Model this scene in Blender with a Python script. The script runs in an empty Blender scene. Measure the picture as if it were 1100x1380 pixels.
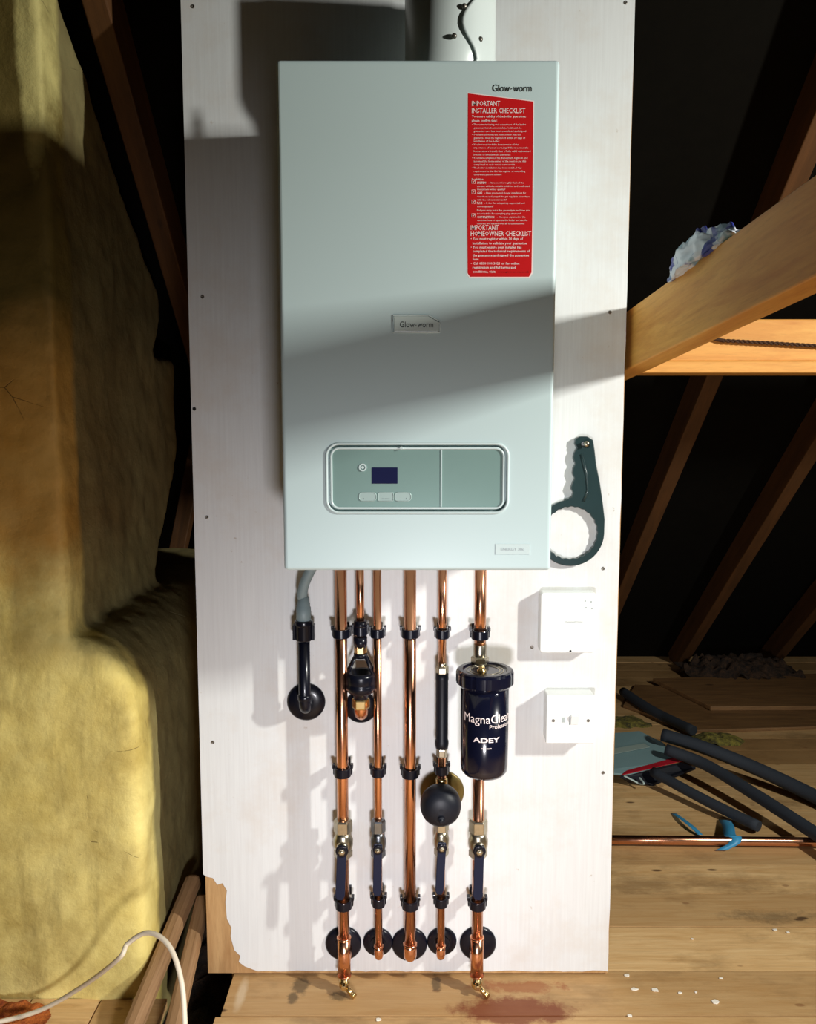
import bpy, bmesh, math, random
from mathutils import Vector, Matrix, noise
random.seed(7)
PI = math.pi

# ------------------------------------------------------------------ camera, exposure, light
F = 1100.0; PITCH = math.radians(6.1); CAM = Vector((0, -1.55, 1.113))
C = bpy.context.scene.collection
cd = bpy.data.cameras.new('camera'); cam = bpy.data.objects.new('camera', cd); C.objects.link(cam)
cd.sensor_fit = 'HORIZONTAL'; cd.sensor_width = 36; cd.lens = 36 * F / 1100; cd.clip_start = .02
cam.location = CAM; cam.rotation_euler = (PI / 2 - PITCH, 0, 0)
bpy.context.scene.camera = cam
vs = bpy.context.scene.view_settings
vs.view_transform = 'Standard'; vs.look = 'None'; vs.gamma = 1; vs.use_curve_mapping = False
vs.exposure = 0.04
w = bpy.data.worlds.new('world'); bpy.context.scene.world = w; w.use_nodes = True
w.node_tree.nodes['Background'].inputs[0].default_value = (.95, .85, .65, 1)
w.node_tree.nodes['Background'].inputs[1].default_value = .016

def lamp(name, loc, target, energy, col, sx, sy, spread=180):
    l = bpy.data.lights.new(name, 'AREA'); l.shape = 'RECTANGLE'; l.size = sx; l.size_y = sy
    l.energy = energy; l.color = col; l.spread = math.radians(spread)
    o = bpy.data.objects.new(name, l); C.objects.link(o); o.location = loc
    o.rotation_euler = (Vector(target) - Vector(loc)).to_track_quat('-Z', 'Y').to_euler()
    return o
# two work lights: one on a stand to the right, a smaller one low in front of the panel
lamp('work_light_right', (1.78, -1.12, 1.66), (-.3, -.1, .55), 32, (1, .99, .92), .05, .17, 140)
lamp('work_light_low', (.06, -1.38, .50), (0, 0, .12), 6.6, (.96, .935, .98), .14, .12, 118)

# ------------------------------------------------------------------ helpers
def ray(px, py):
    cx = (px - 550) / F; cy = -(py - 690) / F
    c, s = math.cos(PITCH), math.sin(PITCH)
    return Vector((cx, c + cy * s, cy * c - s))
def at_y(px, py, Y):
    d = ray(px, py); return CAM + d * ((Y - CAM.y) / d.y)
def at_z(px, py, Z):
    d = ray(px, py); return CAM + d * ((Z - CAM.z) / d.z)
def at_x(px, py, X):
    d = ray(px, py); return CAM + d * ((X - CAM.x) / d.x)

FR = {}
def tag(o, label, cat, group=None, kind=None):
    if label: o['label'] = label
    if cat: o['category'] = cat
    if group: o['group'] = group
    if kind: o['kind'] = kind
    return o
def thing(name, label, cat, loc=(0, 0, 0), group=None):
    o = bpy.data.objects.new(name, None); C.objects.link(o); o.location = loc
    o.empty_display_size = .02
    FR[o] = Vector(loc); return tag(o, label, cat, group)

def basis(d):
    d = d.normalized(); up = Vector((0, 0, 1)) if abs(d.z) < .9 else Vector((0, 1, 0))
    u = d.cross(up).normalized(); v = u.cross(d).normalized(); return u, v

class MB:
    def __init__(s): s.b = bmesh.new()
    def box(s, c, size, rot=None):
        r = bmesh.ops.create_cube(s.b, size=1)
        m = Matrix.Translation(Vector(c)) @ (rot.to_4x4() if rot else Matrix()) @ Matrix.Diagonal((size[0], size[1], size[2], 1))
        bmesh.ops.transform(s.b, matrix=m, verts=r['verts']); return s
    def bbox(s, a, b):
        return s.box([(a[i] + b[i]) / 2 for i in range(3)], [abs(b[i] - a[i]) for i in range(3)])
    def ring(s, c, u, v, r, n, ph=0):
        return [s.b.verts.new(c + u * (math.cos(2 * PI * i / n + ph) * r) + v * (math.sin(2 * PI * i / n + ph) * r)) for i in range(n)]
    def skin(s, rings, cap=True, smooth=True, close=False):
        n = len(rings[0])
        prs = list(zip(rings, rings[1:])) + ([(rings[-1], rings[0])] if close else [])
        for a, b in prs:
            for i in range(n):
                f = s.b.faces.new((a[i], a[(i + 1) % n], b[(i + 1) % n], b[i])); f.smooth = smooth
        if cap and not close:
            s.b.faces.new(list(reversed(rings[0]))); s.b.faces.new(rings[-1])
        return s
    def lathe(s, prof, o, axis=(0, 0, 1), n=32, smooth=True, ph=0, cap=True):
        o = Vector(o); ax = Vector(axis).normalized(); u, v = basis(ax)
        rs = [s.ring(o + ax * h, u, v, max(r, 1e-5), n, ph) for r, h in prof]
        return s.skin(rs, cap, smooth)
    def cyl(s, a, b, r, r2=None, n=24, smooth=True, ph=0):
        a, b = Vector(a), Vector(b); d = b - a
        return s.lathe([(r, 0), (r if r2 is None else r2, d.length)], a, d, n, smooth, ph)
    def annulus(s, o, axis, ri, ro, h, n=32):
        o = Vector(o); ax = Vector(axis).normalized(); u, v = basis(ax)
        prof = [(ri, 0), (ro, 0), (ro, h), (ri, h)]
        rs = [s.ring(o + ax * hh, u, v, r, n) for r, hh in prof]
        return s.skin(rs, False, False, True)
    def tube(s, pts, r, n=16, closed=False, ry=None, cap=True):
        pts = [Vector(p) for p in pts]; m = len(pts); rs = []; u = None
        for i, p in enumerate(pts):
            if closed: d = pts[(i + 1) % m] - pts[i - 1]
            else: d = pts[min(i + 1, m - 1)] - pts[max(i - 1, 0)]
            d.normalize()
            if u is None: u, v = basis(d)
            else:
                u = (u - d * u.dot(d)).normalized(); v = u.cross(d)
            rr = r[i] if isinstance(r, (list, tuple)) else r
            rs.append([s.b.verts.new(p + u * (math.cos(2 * PI * k / n) * rr) + v * (math.sin(2 * PI * k / n) * (ry or rr))) for k in range(n)])
        return s.skin(rs, cap, True, closed)
    def prism(s, pts, ext):
        ext = Vector(ext); a = [s.b.verts.new(Vector(p)) for p in pts]; b = [s.b.verts.new(Vector(p) + ext) for p in pts]
        n = len(a); s.b.faces.new(a); s.b.faces.new(list(reversed(b)))
        for i in range(n): s.b.faces.new((a[i], b[i], b[(i + 1) % n], a[(i + 1) % n]))
        return s
    def sphere(s, c, r, sc=(1, 1, 1), u=32, v=20):
        q = bmesh.ops.create_uvsphere(s.b, u_segments=u, v_segments=v, radius=r)
        bmesh.ops.transform(s.b, matrix=Matrix.Translation(Vector(c)) @ Matrix.Diagonal((*sc, 1)), verts=q['verts'])
        for vv in q['verts']:
            for f in vv.link_faces: f.smooth = True
        return s
    def add_mesh(s, me, mat=None):
        n0 = len(s.b.verts); s.b.from_mesh(me); s.b.verts.ensure_lookup_table()
        if mat: bmesh.ops.transform(s.b, matrix=mat, verts=s.b.verts[n0:])
        return s
    def build(s, name, mat, parent=None, bevel=0, seg=2, label=None, origin=None, subsurf=0, recalc=True, smooth_angle=None):
        if recalc: bmesh.ops.recalc_face_normals(s.b, faces=s.b.faces)
        me = bpy.data.meshes.new(name)
        fr = FR.get(parent, Vector((0, 0, 0))) if parent else Vector(origin if origin is not None else (0, 0, 0))
        bmesh.ops.translate(s.b, verts=s.b.verts, vec=-fr)
        s.b.to_mesh(me); s.b.free(); me.materials.append(mat)
        o = bpy.data.objects.new(name, me); C.objects.link(o)
        if parent: o.parent = parent; FR[o] = fr
        else: o.location = fr; FR[o] = fr
        if bevel:
            m = o.modifiers.new('bevel', 'BEVEL'); m.width = bevel; m.segments = seg; m.limit_method = 'ANGLE'; m.angle_limit = math.radians(35)
        if subsurf:
            m = o.modifiers.new('sub', 'SUBSURF'); m.levels = m.render_levels = subsurf
        if label: o['label'] = label
        return o

def copy_tree(o, loc=None, parent=None):
    c = o.copy(); C.objects.link(c)
    if parent is not None: c.parent = parent
    if loc is not None: c.location = loc
    FR[c] = Vector(c.location)
    for ch in list(o.children): copy_tree(ch, None, c)
    return c

def cut(o, cutter):
    m = o.modifiers.new('b', 'BOOLEAN'); m.object = cutter; m.operation = 'DIFFERENCE'; m.solver = 'EXACT'
    dg = bpy.context.evaluated_depsgraph_get(); me = bpy.data.meshes.new_from_object(o.evaluated_get(dg))
    o.modifiers.clear(); o.data = me; bpy.data.objects.remove(cutter)

def text_mesh(txt, size=1, bold=0, extrude=0.0, res=3, sx=1.0):
    cu = bpy.data.curves.new('t', 'FONT'); cu.body = txt; cu.size = size; cu.offset = bold; cu.extrude = extrude; cu.resolution_u = res
    o = bpy.data.objects.new('t', cu); C.objects.link(o)
    dg = bpy.context.evaluated_depsgraph_get(); me = bpy.data.meshes.new_from_object(o.evaluated_get(dg))
    bpy.data.objects.remove(o); bpy.data.curves.remove(cu)
    return me
def flat_text(mb, txt, x0, x1, zbase, Y, height=None, bold=0, res=3):
    """writes txt from x0 to x1 on the plane y = Y (facing -y), baseline zbase"""
    me = text_mesh(txt, 1, bold, 0, res)
    xs = [v.co.x for v in me.vertices]; ys = [v.co.y for v in me.vertices]
    a, b = min(xs), max(xs); sx = (x1 - x0) / (b - a); sy = (height / .72) if height else sx
    M_ = Matrix.Translation((x0 - a * sx, Y, zbase)) @ Matrix.Rotation(PI / 2, 4, 'X') @ Matrix.Diagonal((sx, sy, 1, 1))
    mb.add_mesh(me, M_); bpy.data.meshes.remove(me)

def rrect(x0, x1, z0, z1, r, Y, n=6):
    pts = []
    for cx, cz, a0 in ((x1 - r, z1 - r, 0), (x0 + r, z1 - r, PI / 2), (x0 + r, z0 + r, PI), (x1 - r, z0 + r, 1.5 * PI)):
        for i in range(n + 1):
            a = a0 + PI / 2 * i / n; pts.append((cx + r * math.cos(a), Y, cz + r * math.sin(a)))
    return pts

# ------------------------------------------------------------------ materials
def rgb(r, g, b):
    f = lambda c: ((c / 255 + .055) / 1.055) ** 2.4 if c > 10 else c / 255 / 12.92
    return (f(r), f(g), f(b), 1)
MC = {}
class NT:
    def __init__(s, name):
        s.m = bpy.data.materials.new(name); s.m.use_nodes = True; s.t = s.m.node_tree; s.n = s.t.nodes; s.l = s.t.links
        s.p = s.n['Principled BSDF']; s.tc = s.n.new('ShaderNodeTexCoord')
    def map(s, scale, coord='Object', loc=(0, 0, 0)):
        m = s.n.new('ShaderNodeMapping'); m.inputs['Scale'].default_value = scale; m.inputs['Location'].default_value = loc
        s.l.new(s.tc.outputs[coord], m.inputs[0]); return m.outputs[0]
    def noise(s, vec, scale=5, detail=5, rough=.6, dist=0):
        t = s.n.new('ShaderNodeTexNoise'); s.l.new(vec, t.inputs['Vector']); t.inputs['Scale'].default_value = scale
        t.inputs['Detail'].default_value = detail; t.inputs['Roughness'].default_value = rough; t.inputs['Distortion'].default_value = dist
        return t.outputs['Fac']
    def voro(s, vec, scale=5, feat='F1', rnd=1):
        t = s.n.new('ShaderNodeTexVoronoi'); s.l.new(vec, t.inputs['Vector']); t.inputs['Scale'].default_value = scale; t.feature = feat
        t.inputs['Randomness'].default_value = rnd
        return t.outputs['Distance']
    def ramp(s, fac, a, b, c0=(0, 0, 0, 1), c1=(1, 1, 1, 1)):
        r = s.n.new('ShaderNodeValToRGB'); e = r.color_ramp.elements; e[0].position = a; e[1].position = b; e[0].color = c0; e[1].color = c1
        s.l.new(fac, r.inputs[0]); return r.outputs[0]
    def mix(s, fac, a, b, mode='MIX'):
        m = s.n.new('ShaderNodeMix'); m.data_type = 'RGBA'; m.blend_type = mode
        for sock, v in ((m.inputs[0], fac), (m.inputs[6], a), (m.inputs[7], b)):
            if isinstance(v, (int, float)): sock.default_value = v
            elif isinstance(v, tuple): sock.default_value = v
            else: s.l.new(v, sock)
        return m.outputs[2]
    def math(s, op, a, b=0.0):
        m = s.n.new('ShaderNodeMath'); m.operation = op
        for sock, v in ((m.inputs[0], a), (m.inputs[1], b)):
            if isinstance(v, (int, float)): sock.default_value = v
            else: s.l.new(v, sock)
        return m.outputs[0]
    def blob(s, c, r, wob=.5, nscale=20, soft=.3, coord='Object'):
        """soft-edged irregular patch round point c with radii r"""
        mp = s.n.new('ShaderNodeMapping'); mp.vector_type = 'TEXTURE'
        mp.inputs['Location'].default_value = c; mp.inputs['Scale'].default_value = r
        s.l.new(s.tc.outputs[coord], mp.inputs[0])
        ln = s.n.new('ShaderNodeVectorMath'); ln.operation = 'LENGTH'; s.l.new(mp.outputs[0], ln.inputs[0])
        nz = s.noise(s.map((1, 1, 1)), nscale, 6, .7)
        v = s.math('ADD', ln.outputs['Value'], s.math('MULTIPLY', s.math('SUBTRACT', nz, .5), wob * 2))
        return s.ramp(v, 1 - soft, 1.0, (1, 1, 1, 1), (0, 0, 0, 1))
    def col(s, v):
        if isinstance(v, tuple): s.p.inputs['Base Color'].default_value = v
        else: s.l.new(v, s.p.inputs['Base Color'])
        return s
    def bump(s, h, strength=.3, dist=.002):
        b = s.n.new('ShaderNodeBump'); b.inputs['Strength'].default_value = strength; b.inputs['Distance'].default_value = dist
        s.l.new(h, b.inputs['Height']); s.l.new(b.outputs[0], s.p.inputs['Normal']); return s
    def set(s, rough=.5, metal=0, coat=0):
        if isinstance(rough, (int, float)): s.p.inputs['Roughness'].default_value = rough
        else: s.l.new(rough, s.p.inputs['Roughness'])
        s.p.inputs['Metallic'].default_value = metal; s.p.inputs['Coat Weight'].default_value = coat; return s.m

def plain(name, c, rough=.5, metal=0, var=.12, scale=40, bump=.0, coat=0):
    t = NT(name); nz = t.noise(t.map((1, 1, 1)), scale, 4)
    d = tuple(x * (1 - var) for x in c[:3]) + (1,)
    t.col(t.mix(nz, d, c))
    if bump: t.bump(nz, bump, .001)
    return t.set(rough, metal, coat)

def wood(name, light, dark, grain=60, knots=True, rough=.65, long=(1, 12, 12), blot=None):
    t = NT(name)
    g = t.noise(t.map(tuple(x * 1.0 for x in long)), 4, 8, .65, .6)
    g2 = t.noise(t.map(tuple(x * 4.0 for x in long)), 5, 4, .7)
    c = t.mix(t.ramp(g, .3, .72), light, dark)
    c = t.mix(t.math('MULTIPLY', t.ramp(g2, .5, .8), .35), c, tuple(x * .55 for x in dark[:3]) + (1,))
    if knots:
        k = t.voro(t.map(tuple(x * .35 for x in (1, 2.2, 2.2))), 9)
        c = t.mix(t.ramp(k, .035, .07, (.85, .85, .85, 1), (0, 0, 0, 1)), c, tuple(x * .35 for x in dark[:3]) + (1,))
    if blot:
        n = t.noise(t.map((1, 1, 1)), 5, 5, .7)
        c = t.mix(t.ramp(n, .52, .72), c, blot)
    t.col(c).bump(g2, .25, .001)
    return t.set(rough)

M = {}
M['case'] = plain('boiler_white', rgb(198, 218, 219), .38, var=.03, scale=3)
M['case_dark'] = plain('boiler_chassis', rgb(150, 150, 150), .5)
M['panel_silver'] = plain('control_silver', rgb(132, 162, 156), .35, .25, var=.05)
M['rim'] = plain('control_rim', rgb(205, 222, 222), .25, var=.03)
M['screen'] = plain('display_glass', rgb(32, 36, 72), .12, coat=.5)
M['ink'] = plain('black_print', rgb(28, 34, 36), .5)
M['greyink'] = plain('grey_print', rgb(105, 120, 120), .5)
M['red'] = plain('red_label', rgb(205, 24, 28), .35, var=.06)
M['whiteprint'] = plain('white_print', rgb(250, 235, 232), .5, var=.02)
M['badge'] = plain('badge_plastic', rgb(205, 220, 216), .25, var=.02)
M['plastic'] = plain('white_plastic', rgb(238, 242, 240), .3, var=.03)
M['flue'] = plain('flue_white', rgb(215, 225, 222), .35, var=.05, scale=8)
M['black'] = plain('black_plastic', (.005, .006, .013, 1), .28, var=.3, coat=.1)
M['blackmat'] = plain('black_satin', (.009, .011, .018, 1), .45, var=.3)
M['magna'] = plain('filter_black', (.005, .006, .018, 1), .16, var=.2, coat=.3)
M['sleeve'] = plain('blue_vinyl', (.005, .010, .034, 1), .38, var=.2)
M['wrench'] = plain('green_black_plastic', (.018, .042, .045, 1), .3, var=.3, coat=.2)
M['grey'] = plain('grey_hose', rgb(128, 146, 150), .5, var=.1)
M['foam'] = plain('foam_tube', (.022, .030, .042, 1), .8, var=.4, scale=200, bump=.3)
M['felt'] = plain('roof_felt', (.0050, .0042, .0026, 1), .95, var=.5, scale=30, bump=.4); M['felt'].node_tree.nodes['Principled BSDF'].inputs['Specular IOR Level'].default_value = .1
M['dark'] = plain('hole_dark', (.01, .01, .01, 1), .8)
M['cable'] = plain('cream_cable', rgb(225, 212, 188), .45, var=.05)
M['tape'] = plain('blue_tape', rgb(60, 150, 195), .45, var=.15, scale=60)
M['olive'] = plain('bronze_disc', rgb(120, 104, 58), .35, .6, var=.2)
M['bare'] = wood('bare_plywood', rgb(196, 158, 108), rgb(160, 118, 72), knots=False, long=(14, 14, 1.5))
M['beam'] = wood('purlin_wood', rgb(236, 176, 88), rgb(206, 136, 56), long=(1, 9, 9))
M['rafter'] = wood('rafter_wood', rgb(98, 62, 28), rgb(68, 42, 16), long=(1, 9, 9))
M['batten'] = wood('batten_wood', rgb(176, 138, 98), rgb(130, 96, 62), long=(1, 14, 14), knots=False)
M['chip'] = plain('plaster_chip', rgb(240, 232, 215), .8)
M['steel'] = plain('screw_steel', (.25, .23, .2, 1), .4, .9)

for k_ in ('black', 'blackmat', 'sleeve'): M[k_].node_tree.nodes['Principled BSDF'].inputs['Specular IOR Level'].default_value = .28
t = NT('copper')
n1 = t.noise(t.map((1, 1, .3)), 30, 4); n2 = t.noise(t.map((1, 1, .25)), 9, 5, .7)
c = t.mix(n1, (.90, .47, .29, 1), (.70, .32, .18, 1)); c = t.mix(t.ramp(n2, .58, .72), c, (.42, .17, .09, 1))
M['copper'] = t.col(c).set(t.ramp(n2, .3, .8, (.16, .16, .16, 1), (.34, .34, .34, 1)), 1)
t = NT('brass'); n1 = t.noise(t.map((1, 1, 1)), 60, 4)
M['brass'] = t.col(t.mix(n1, (.80, .60, .28, 1), (.55, .38, .15, 1))).set(.25, 1)
t = NT('nickel'); n1 = t.noise(t.map((1, 1, 1)), 60, 4)
M['nickel'] = t.col(t.mix(n1, (.62, .57, .44, 1), (.30, .27, .20, 1))).set(.3, 1)
t = NT('gunmetal'); n1 = t.noise(t.map((1, 1, 1)), 60, 4)
M['gunmetal'] = t.col(t.mix(n1, (.30, .32, .33, 1), (.12, .13, .15, 1))).set(.28, 1)

t = NT('white_paint')
g = t.noise(t.map((40, 1, 1.2)), 5, 5, .6); d = t.noise(t.map((1, 1, 1)), 3.5, 6, .7); s_ = t.noise(t.map((1, 1, 1)), 40, 4, .7)
c = t.mix(t.ramp(g, .35, .75), rgb(226, 229, 229), rgb(217, 219, 219)); c = t.mix(t.ramp(d, .5, .75), c, rgb(214, 208, 200))
c = t.mix(t.ramp(s_, .70, .76), c, rgb(196, 188, 178))
M['paint'] = t.col(c).bump(g, .15, .001).set(.42)

t = NT('old_plaster')
ob = t.map((1, 1, 1)); n1 = t.noise(ob, 2.2, 8, .7, .4); n2 = t.noise(ob, 8, 7, .62); n3 = t.noise(ob, 45, 6, .7); n4 = t.noise(t.map((1.6, 1.6, .35)), 6, 6, .7)
c = t.mix(t.ramp(n1, .38, .62), rgb(238, 222, 142), rgb(212, 190, 104))  # pale base shows low down, lightened there in place of more light
c = t.mix(t.math('MULTIPLY', t.ramp(n2, .44, .70), .65), c, rgb(156, 130, 56))
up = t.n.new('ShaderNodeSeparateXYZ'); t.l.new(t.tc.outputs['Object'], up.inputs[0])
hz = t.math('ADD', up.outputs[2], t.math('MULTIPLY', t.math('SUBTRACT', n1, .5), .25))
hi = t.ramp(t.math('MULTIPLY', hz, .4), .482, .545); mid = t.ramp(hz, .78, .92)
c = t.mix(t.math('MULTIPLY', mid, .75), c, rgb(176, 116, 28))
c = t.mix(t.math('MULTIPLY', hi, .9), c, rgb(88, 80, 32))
c = t.mix(t.math('MULTIPLY', t.ramp(n4, .55, .7), .45), c, rgb(110, 92, 44))
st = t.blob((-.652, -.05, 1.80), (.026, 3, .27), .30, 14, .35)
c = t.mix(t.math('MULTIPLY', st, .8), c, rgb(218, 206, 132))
cr = t.voro(t.map((1, 1, 1.4)), 4.2, 'DISTANCE_TO_EDGE'); crm = t.math('MULTIPLY', t.ramp(cr, .0, .004, (1, 1, 1, 1), (0, 0, 0, 1)), t.ramp(n2, .60, .66))
c = t.mix(crm, c, rgb(60, 42, 20))
pit = t.math('MULTIPLY', t.ramp(n3, .70, .74), 1.0); c = t.mix(t.math('MULTIPLY', pit, .7), c, rgb(84, 62, 26))
h = t.math('SUBTRACT', t.math('ADD', n2, t.math('MULTIPLY', n3, .35)), crm)
# behind the front plane the flank turns a darker grey-brown
fl_ = t.ramp(t.math('ADD', up.outputs[1], t.math('MULTIPLY', t.math('SUBTRACT', n2, .5), .03)), .0, .02)
c = t.mix(t.math('MULTIPLY', fl_, .85), c, t.mix(t.ramp(n1, .35, .65), rgb(124, 116, 78), rgb(98, 84, 50)))
M['plaster'] = t.col(c).bump(h, .5, .010).set(.75)

t = NT('flank_grey')     # darker grey-green tone for the chimney side
n1 = t.noise(t.map((1, 1, .6)), 5, 8, .7, .3); n3 = t.noise(t.map((1, 1, 1)), 50, 6, .7)
c = t.mix(t.ramp(n1, .35, .65), rgb(112, 100, 56), rgb(86, 84, 52)); c = t.mix(t.ramp(n3, .66, .74), c, rgb(60, 50, 30))
M['render'] = t.col(c).bump(n1, .6, .01).set(.8)

def floor_mat():
    t = NT('floor_planks')
    at = t.n.new('ShaderNodeAttribute'); at.attribute_name = 'tone'; sp = t.n.new('ShaderNodeSeparateXYZ'); t.l.new(at.outputs['Vector'], sp.inputs[0])
    off = t.n.new('ShaderNodeVectorMath'); off.operation = 'ADD'; t.l.new(t.tc.outputs['Object'], off.inputs[0])
    sc = t.n.new('ShaderNodeVectorMath'); sc.operation = 'SCALE'; t.l.new(at.outputs['Vector'], sc.inputs[0]); sc.inputs['Scale'].default_value = 7.0; t.l.new(sc.outputs[0], off.inputs[1])
    def mp(s):
        m = t.n.new('ShaderNodeMapping'); m.inputs['Scale'].default_value = s; t.l.new(off.outputs[0], m.inputs[0]); return m.outputs[0]
    g = t.noise(mp((1, 11, 1)), 5, 8, .68, .7); g2 = t.noise(mp((2, 60, 1)), 4, 5, .7); bl = t.noise(mp((1, 1.8, 1)), 3, 6, .7)
    c = t.mix(t.ramp(g, .3, .7), rgb(236, 200, 144), rgb(204, 160, 102))
    c = t.mix(t.math('MULTIPLY', t.ramp(g2, .5, .8), .35), c, rgb(120, 84, 46))
    c = t.mix(t.math('MULTIPLY', sp.outputs[0], .9), c, rgb(156, 118, 72))
    c = t.mix(t.math('MULTIPLY', t.ramp(bl, .52, .70), .6), c, rgb(116, 86, 50))
    k = t.voro(mp((1.6, 4.2, 1)), 3.4)
    c = t.mix(t.ramp(k, .05, .09, (.85, .85, .85, 1), (0, 0, 0, 1)), c, rgb(70, 42, 22))
    k2 = t.voro(mp((1.2, 2.4, 1)), 7)
    c = t.mix(t.ramp(k2, .06, .09, (.5, .5, .5, 1), (0, 0, 0, 1)), c, rgb(110, 62, 30))
    q = at_z(690, 1362, 0); c = t.mix(t.math('MULTIPLY', t.blob((q.x, q.y, 0), (.13, .045, 1), .9, 22, .35), .8), c, rgb(116, 44, 16))
    q = at_z(700, 1330, 0); c = t.mix(t.math('MULTIPLY', t.blob((q.x, q.y, 0), (.10, .02, 1), 1.2, 30, .4), .6), c, rgb(140, 66, 26))
    q = at_z(325, 1340, 0); c = t.mix(t.math('MULTIPLY', t.blob((q.x, q.y, 0), (.012, .06, 1), .5, 20, .6), .5), c, rgb(226, 208, 178))
    for px, py, rx, ry in ((458, 1342, .022, .016), (405, 1328, .02, .03), (588, 1325, .012, .03), (395, 1345, .012, .02)):
        q = at_z(px, py, 0); c = t.mix(t.math('MULTIPLY', t.blob((q.x, q.y, 0), (rx, ry, 1), .7, 60, .4), .65), c, rgb(46, 40, 26))
    q = at_z(1040, 1235, 0); c = t.mix(t.math('MULTIPLY', t.blob((q.x, q.y, 0), (.13, .03, 1), 1.4, 26, .8), .5), c, rgb(66, 58, 42))
    t.col(c).bump(g2, .3, .0015); return t.set(.6)
M['floor'] = floor_mat()

t = NT('rag_print')
v = t.noise(t.map((1, 1, 1)), 15, 2, .4, .8); v2 = t.noise(t.map((1.3, 1, .7)), 18, 3)
c = t.mix(t.ramp(v, .52, .55), rgb(222, 226, 236), rgb(48, 58, 150)); c = t.mix(t.ramp(v2, .56, .62), c, rgb(130, 160, 176))
M['rag'] = t.col(c).set(.5)
t = NT('wool'); n1 = t.noise(t.map((1, 1, 1)), 30, 6, .8)
M['wool'] = t.col(t.mix(t.ramp(n1, .4, .6), rgb(150, 140, 60), rgb(70, 66, 40))).bump(n1, 1, .01).set(.9)
t = NT('dirt'); n1 = t.noise(t.map((1, 1, 1)), 30, 6, .8)
M['dirt'] = t.col(t.mix(t.ramp(n1, .4, .65), rgb(34, 26, 20), rgb(88, 62, 40))).bump(n1, 1, .02).set(.95)
t = NT('orange_wool'); n1 = t.noise(t.map((1, 1, 1)), 40, 6, .8)
M['orange'] = t.col(t.mix(t.ramp(n1, .4, .6), rgb(200, 110, 40), rgb(140, 60, 20))).bump(n1, 1, .01).set(.9)

# ------------------------------------------------------------------ the setting
EY, TAN = 2.30, .90
def roof_z(y): return (EY - y) * TAN
def plank_floor():
    b = bmesh.new(); lay = b.verts.layers.float_vector.new('tone')
    def plank(x0, x1, y0, y1, z=0, th=.02, nx=1):
        r = bmesh.ops.create_cube(b, size=1)
        bmesh.ops.transform(b, matrix=Matrix.Translation(((x0 + x1) / 2, (y0 + y1) / 2, z - th / 2)) @ Matrix.Diagonal((x1 - x0, y1 - y0, th, 1)), verts=r['verts'])
        tn = Vector((random.random(), random.random(), random.random()))
        for v in r['verts']: v[lay] = tn
    seams = [at_z(900, p, 0).y for p in (1370, 1309, 1249, 1205, 1165, 1128, 1092, 1060, 1030)]
    ys = [-3.0, -2.5, -2.0, -1.5, -1.1, -.8, -.55, -.36, -.235] + seams
    while ys[-1] < EY - .1: ys.append(ys[-1] + random.uniform(.10, .15))
    for a, c_ in zip(ys, ys[1:]):
        x0 = -.36 + random.uniform(-.006, .006); j = random.uniform(.9, 2.2)
        if a > .02: x0 = -.40
        if c_ > 1.25: x0 = -2.4
        ga = random.uniform(.0022, .0042)
        plank(x0, j - .001, a + ga, c_ - .0012, random.uniform(-.0006, .0004)); plank(j + .001, 3.4, a + ga, c_ - .0012, random.uniform(-.001, .0008))
    # short boards in the corner before the chimney
    for a, c_ in ((-1.5, -.735), (-.731, -.60), (-.596, -.47)): plank(a, c_, -1.2, -.068)
    me = bpy.data.meshes.new('floor'); b.to_mesh(me); b.free(); me.materials.append(M['floor'])
    o = bpy.data.objects.new('floor', me); C.objects.link(o); o['kind'] = 'structure'
    
plank_floor()

def terrain(name, x0, x1, y0, y1, z, amp, mat, nx=60, ny=60, edge=False):
    b = bmesh.new(); g = []
    for j in range(ny + 1):
        row = []
        for i in range(nx + 1):
            x = x0 + (x1 - x0) * i / nx; y = y0 + (y1 - y0) * j / ny
            h = noise.fractal(Vector((x * 14, y * 14, z)), 1.0, 2.0, 5) * amp
            if edge:
                e = 1 - math.hypot(2 * i / nx - 1, 2 * j / ny - 1) + .45 * noise.noise(Vector((x * 22, y * 22, 3))); h = (abs(h) + amp * .9) * max(0, min(1, e * 2.2)) - (.0 if e > 0 else .003)
            row.append(b.verts.new((x, y, z + h)))
        g.append(row)
    for j in range(ny):
        for i in range(nx):
            f = b.faces.new((g[j][i], g[j][i + 1], g[j + 1][i + 1], g[j + 1][i])); f.smooth = True
    me = bpy.data.meshes.new(name); b.to_mesh(me); b.free(); me.materials.append(mat)
    o = bpy.data.objects.new(name, me); C.objects.link(o); return o
o = terrain('subfloor', -2.4, -.2, -3, 2.3, -.13, .05, M['dirt'], 120, 160); o['kind'] = 'structure'
mb = MB(); mb.bbox((-2.4, -3, -.30), (3.4, EY, -.28)); mb.build('floor_base', M['dark'])['kind'] = 'structure'
mb = MB(); mb.prism([(-2.4, EY + .3, roof_z(EY + .3)), (-2.4, -2.4, roof_z(-2.4)), (-2.4, -2.4, roof_z(-2.4) + .03), (-2.4, EY + .3, roof_z(EY + .3) + .03)], (5.8, 0, 0)); mb.build('ceiling', M['felt'])['kind'] = 'structure'
mb = MB(); mb.prism([(-2.4, -2.4, roof_z(-2.4)), (-2.4, -3.2, roof_z(-1.6)), (-2.4, -3.2, roof_z(-1.6) + .03), (-2.4, -2.4, roof_z(-2.4) + .03)], (5.8, 0, 0)); mb.build('ceiling', M['felt'])['kind'] = 'structure'
mb = MB(); mb.bbox((-2.45, -3.2, -.3), (-2.4, EY, 4.2)); mb.build('wall_left', M['felt'])['kind'] = 'structure'
mb = MB(); mb.bbox((3.4, -3.2, -.3), (3.45, EY, 4.2)); mb.build('wall_right', M['felt'])['kind'] = 'structure'

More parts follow.
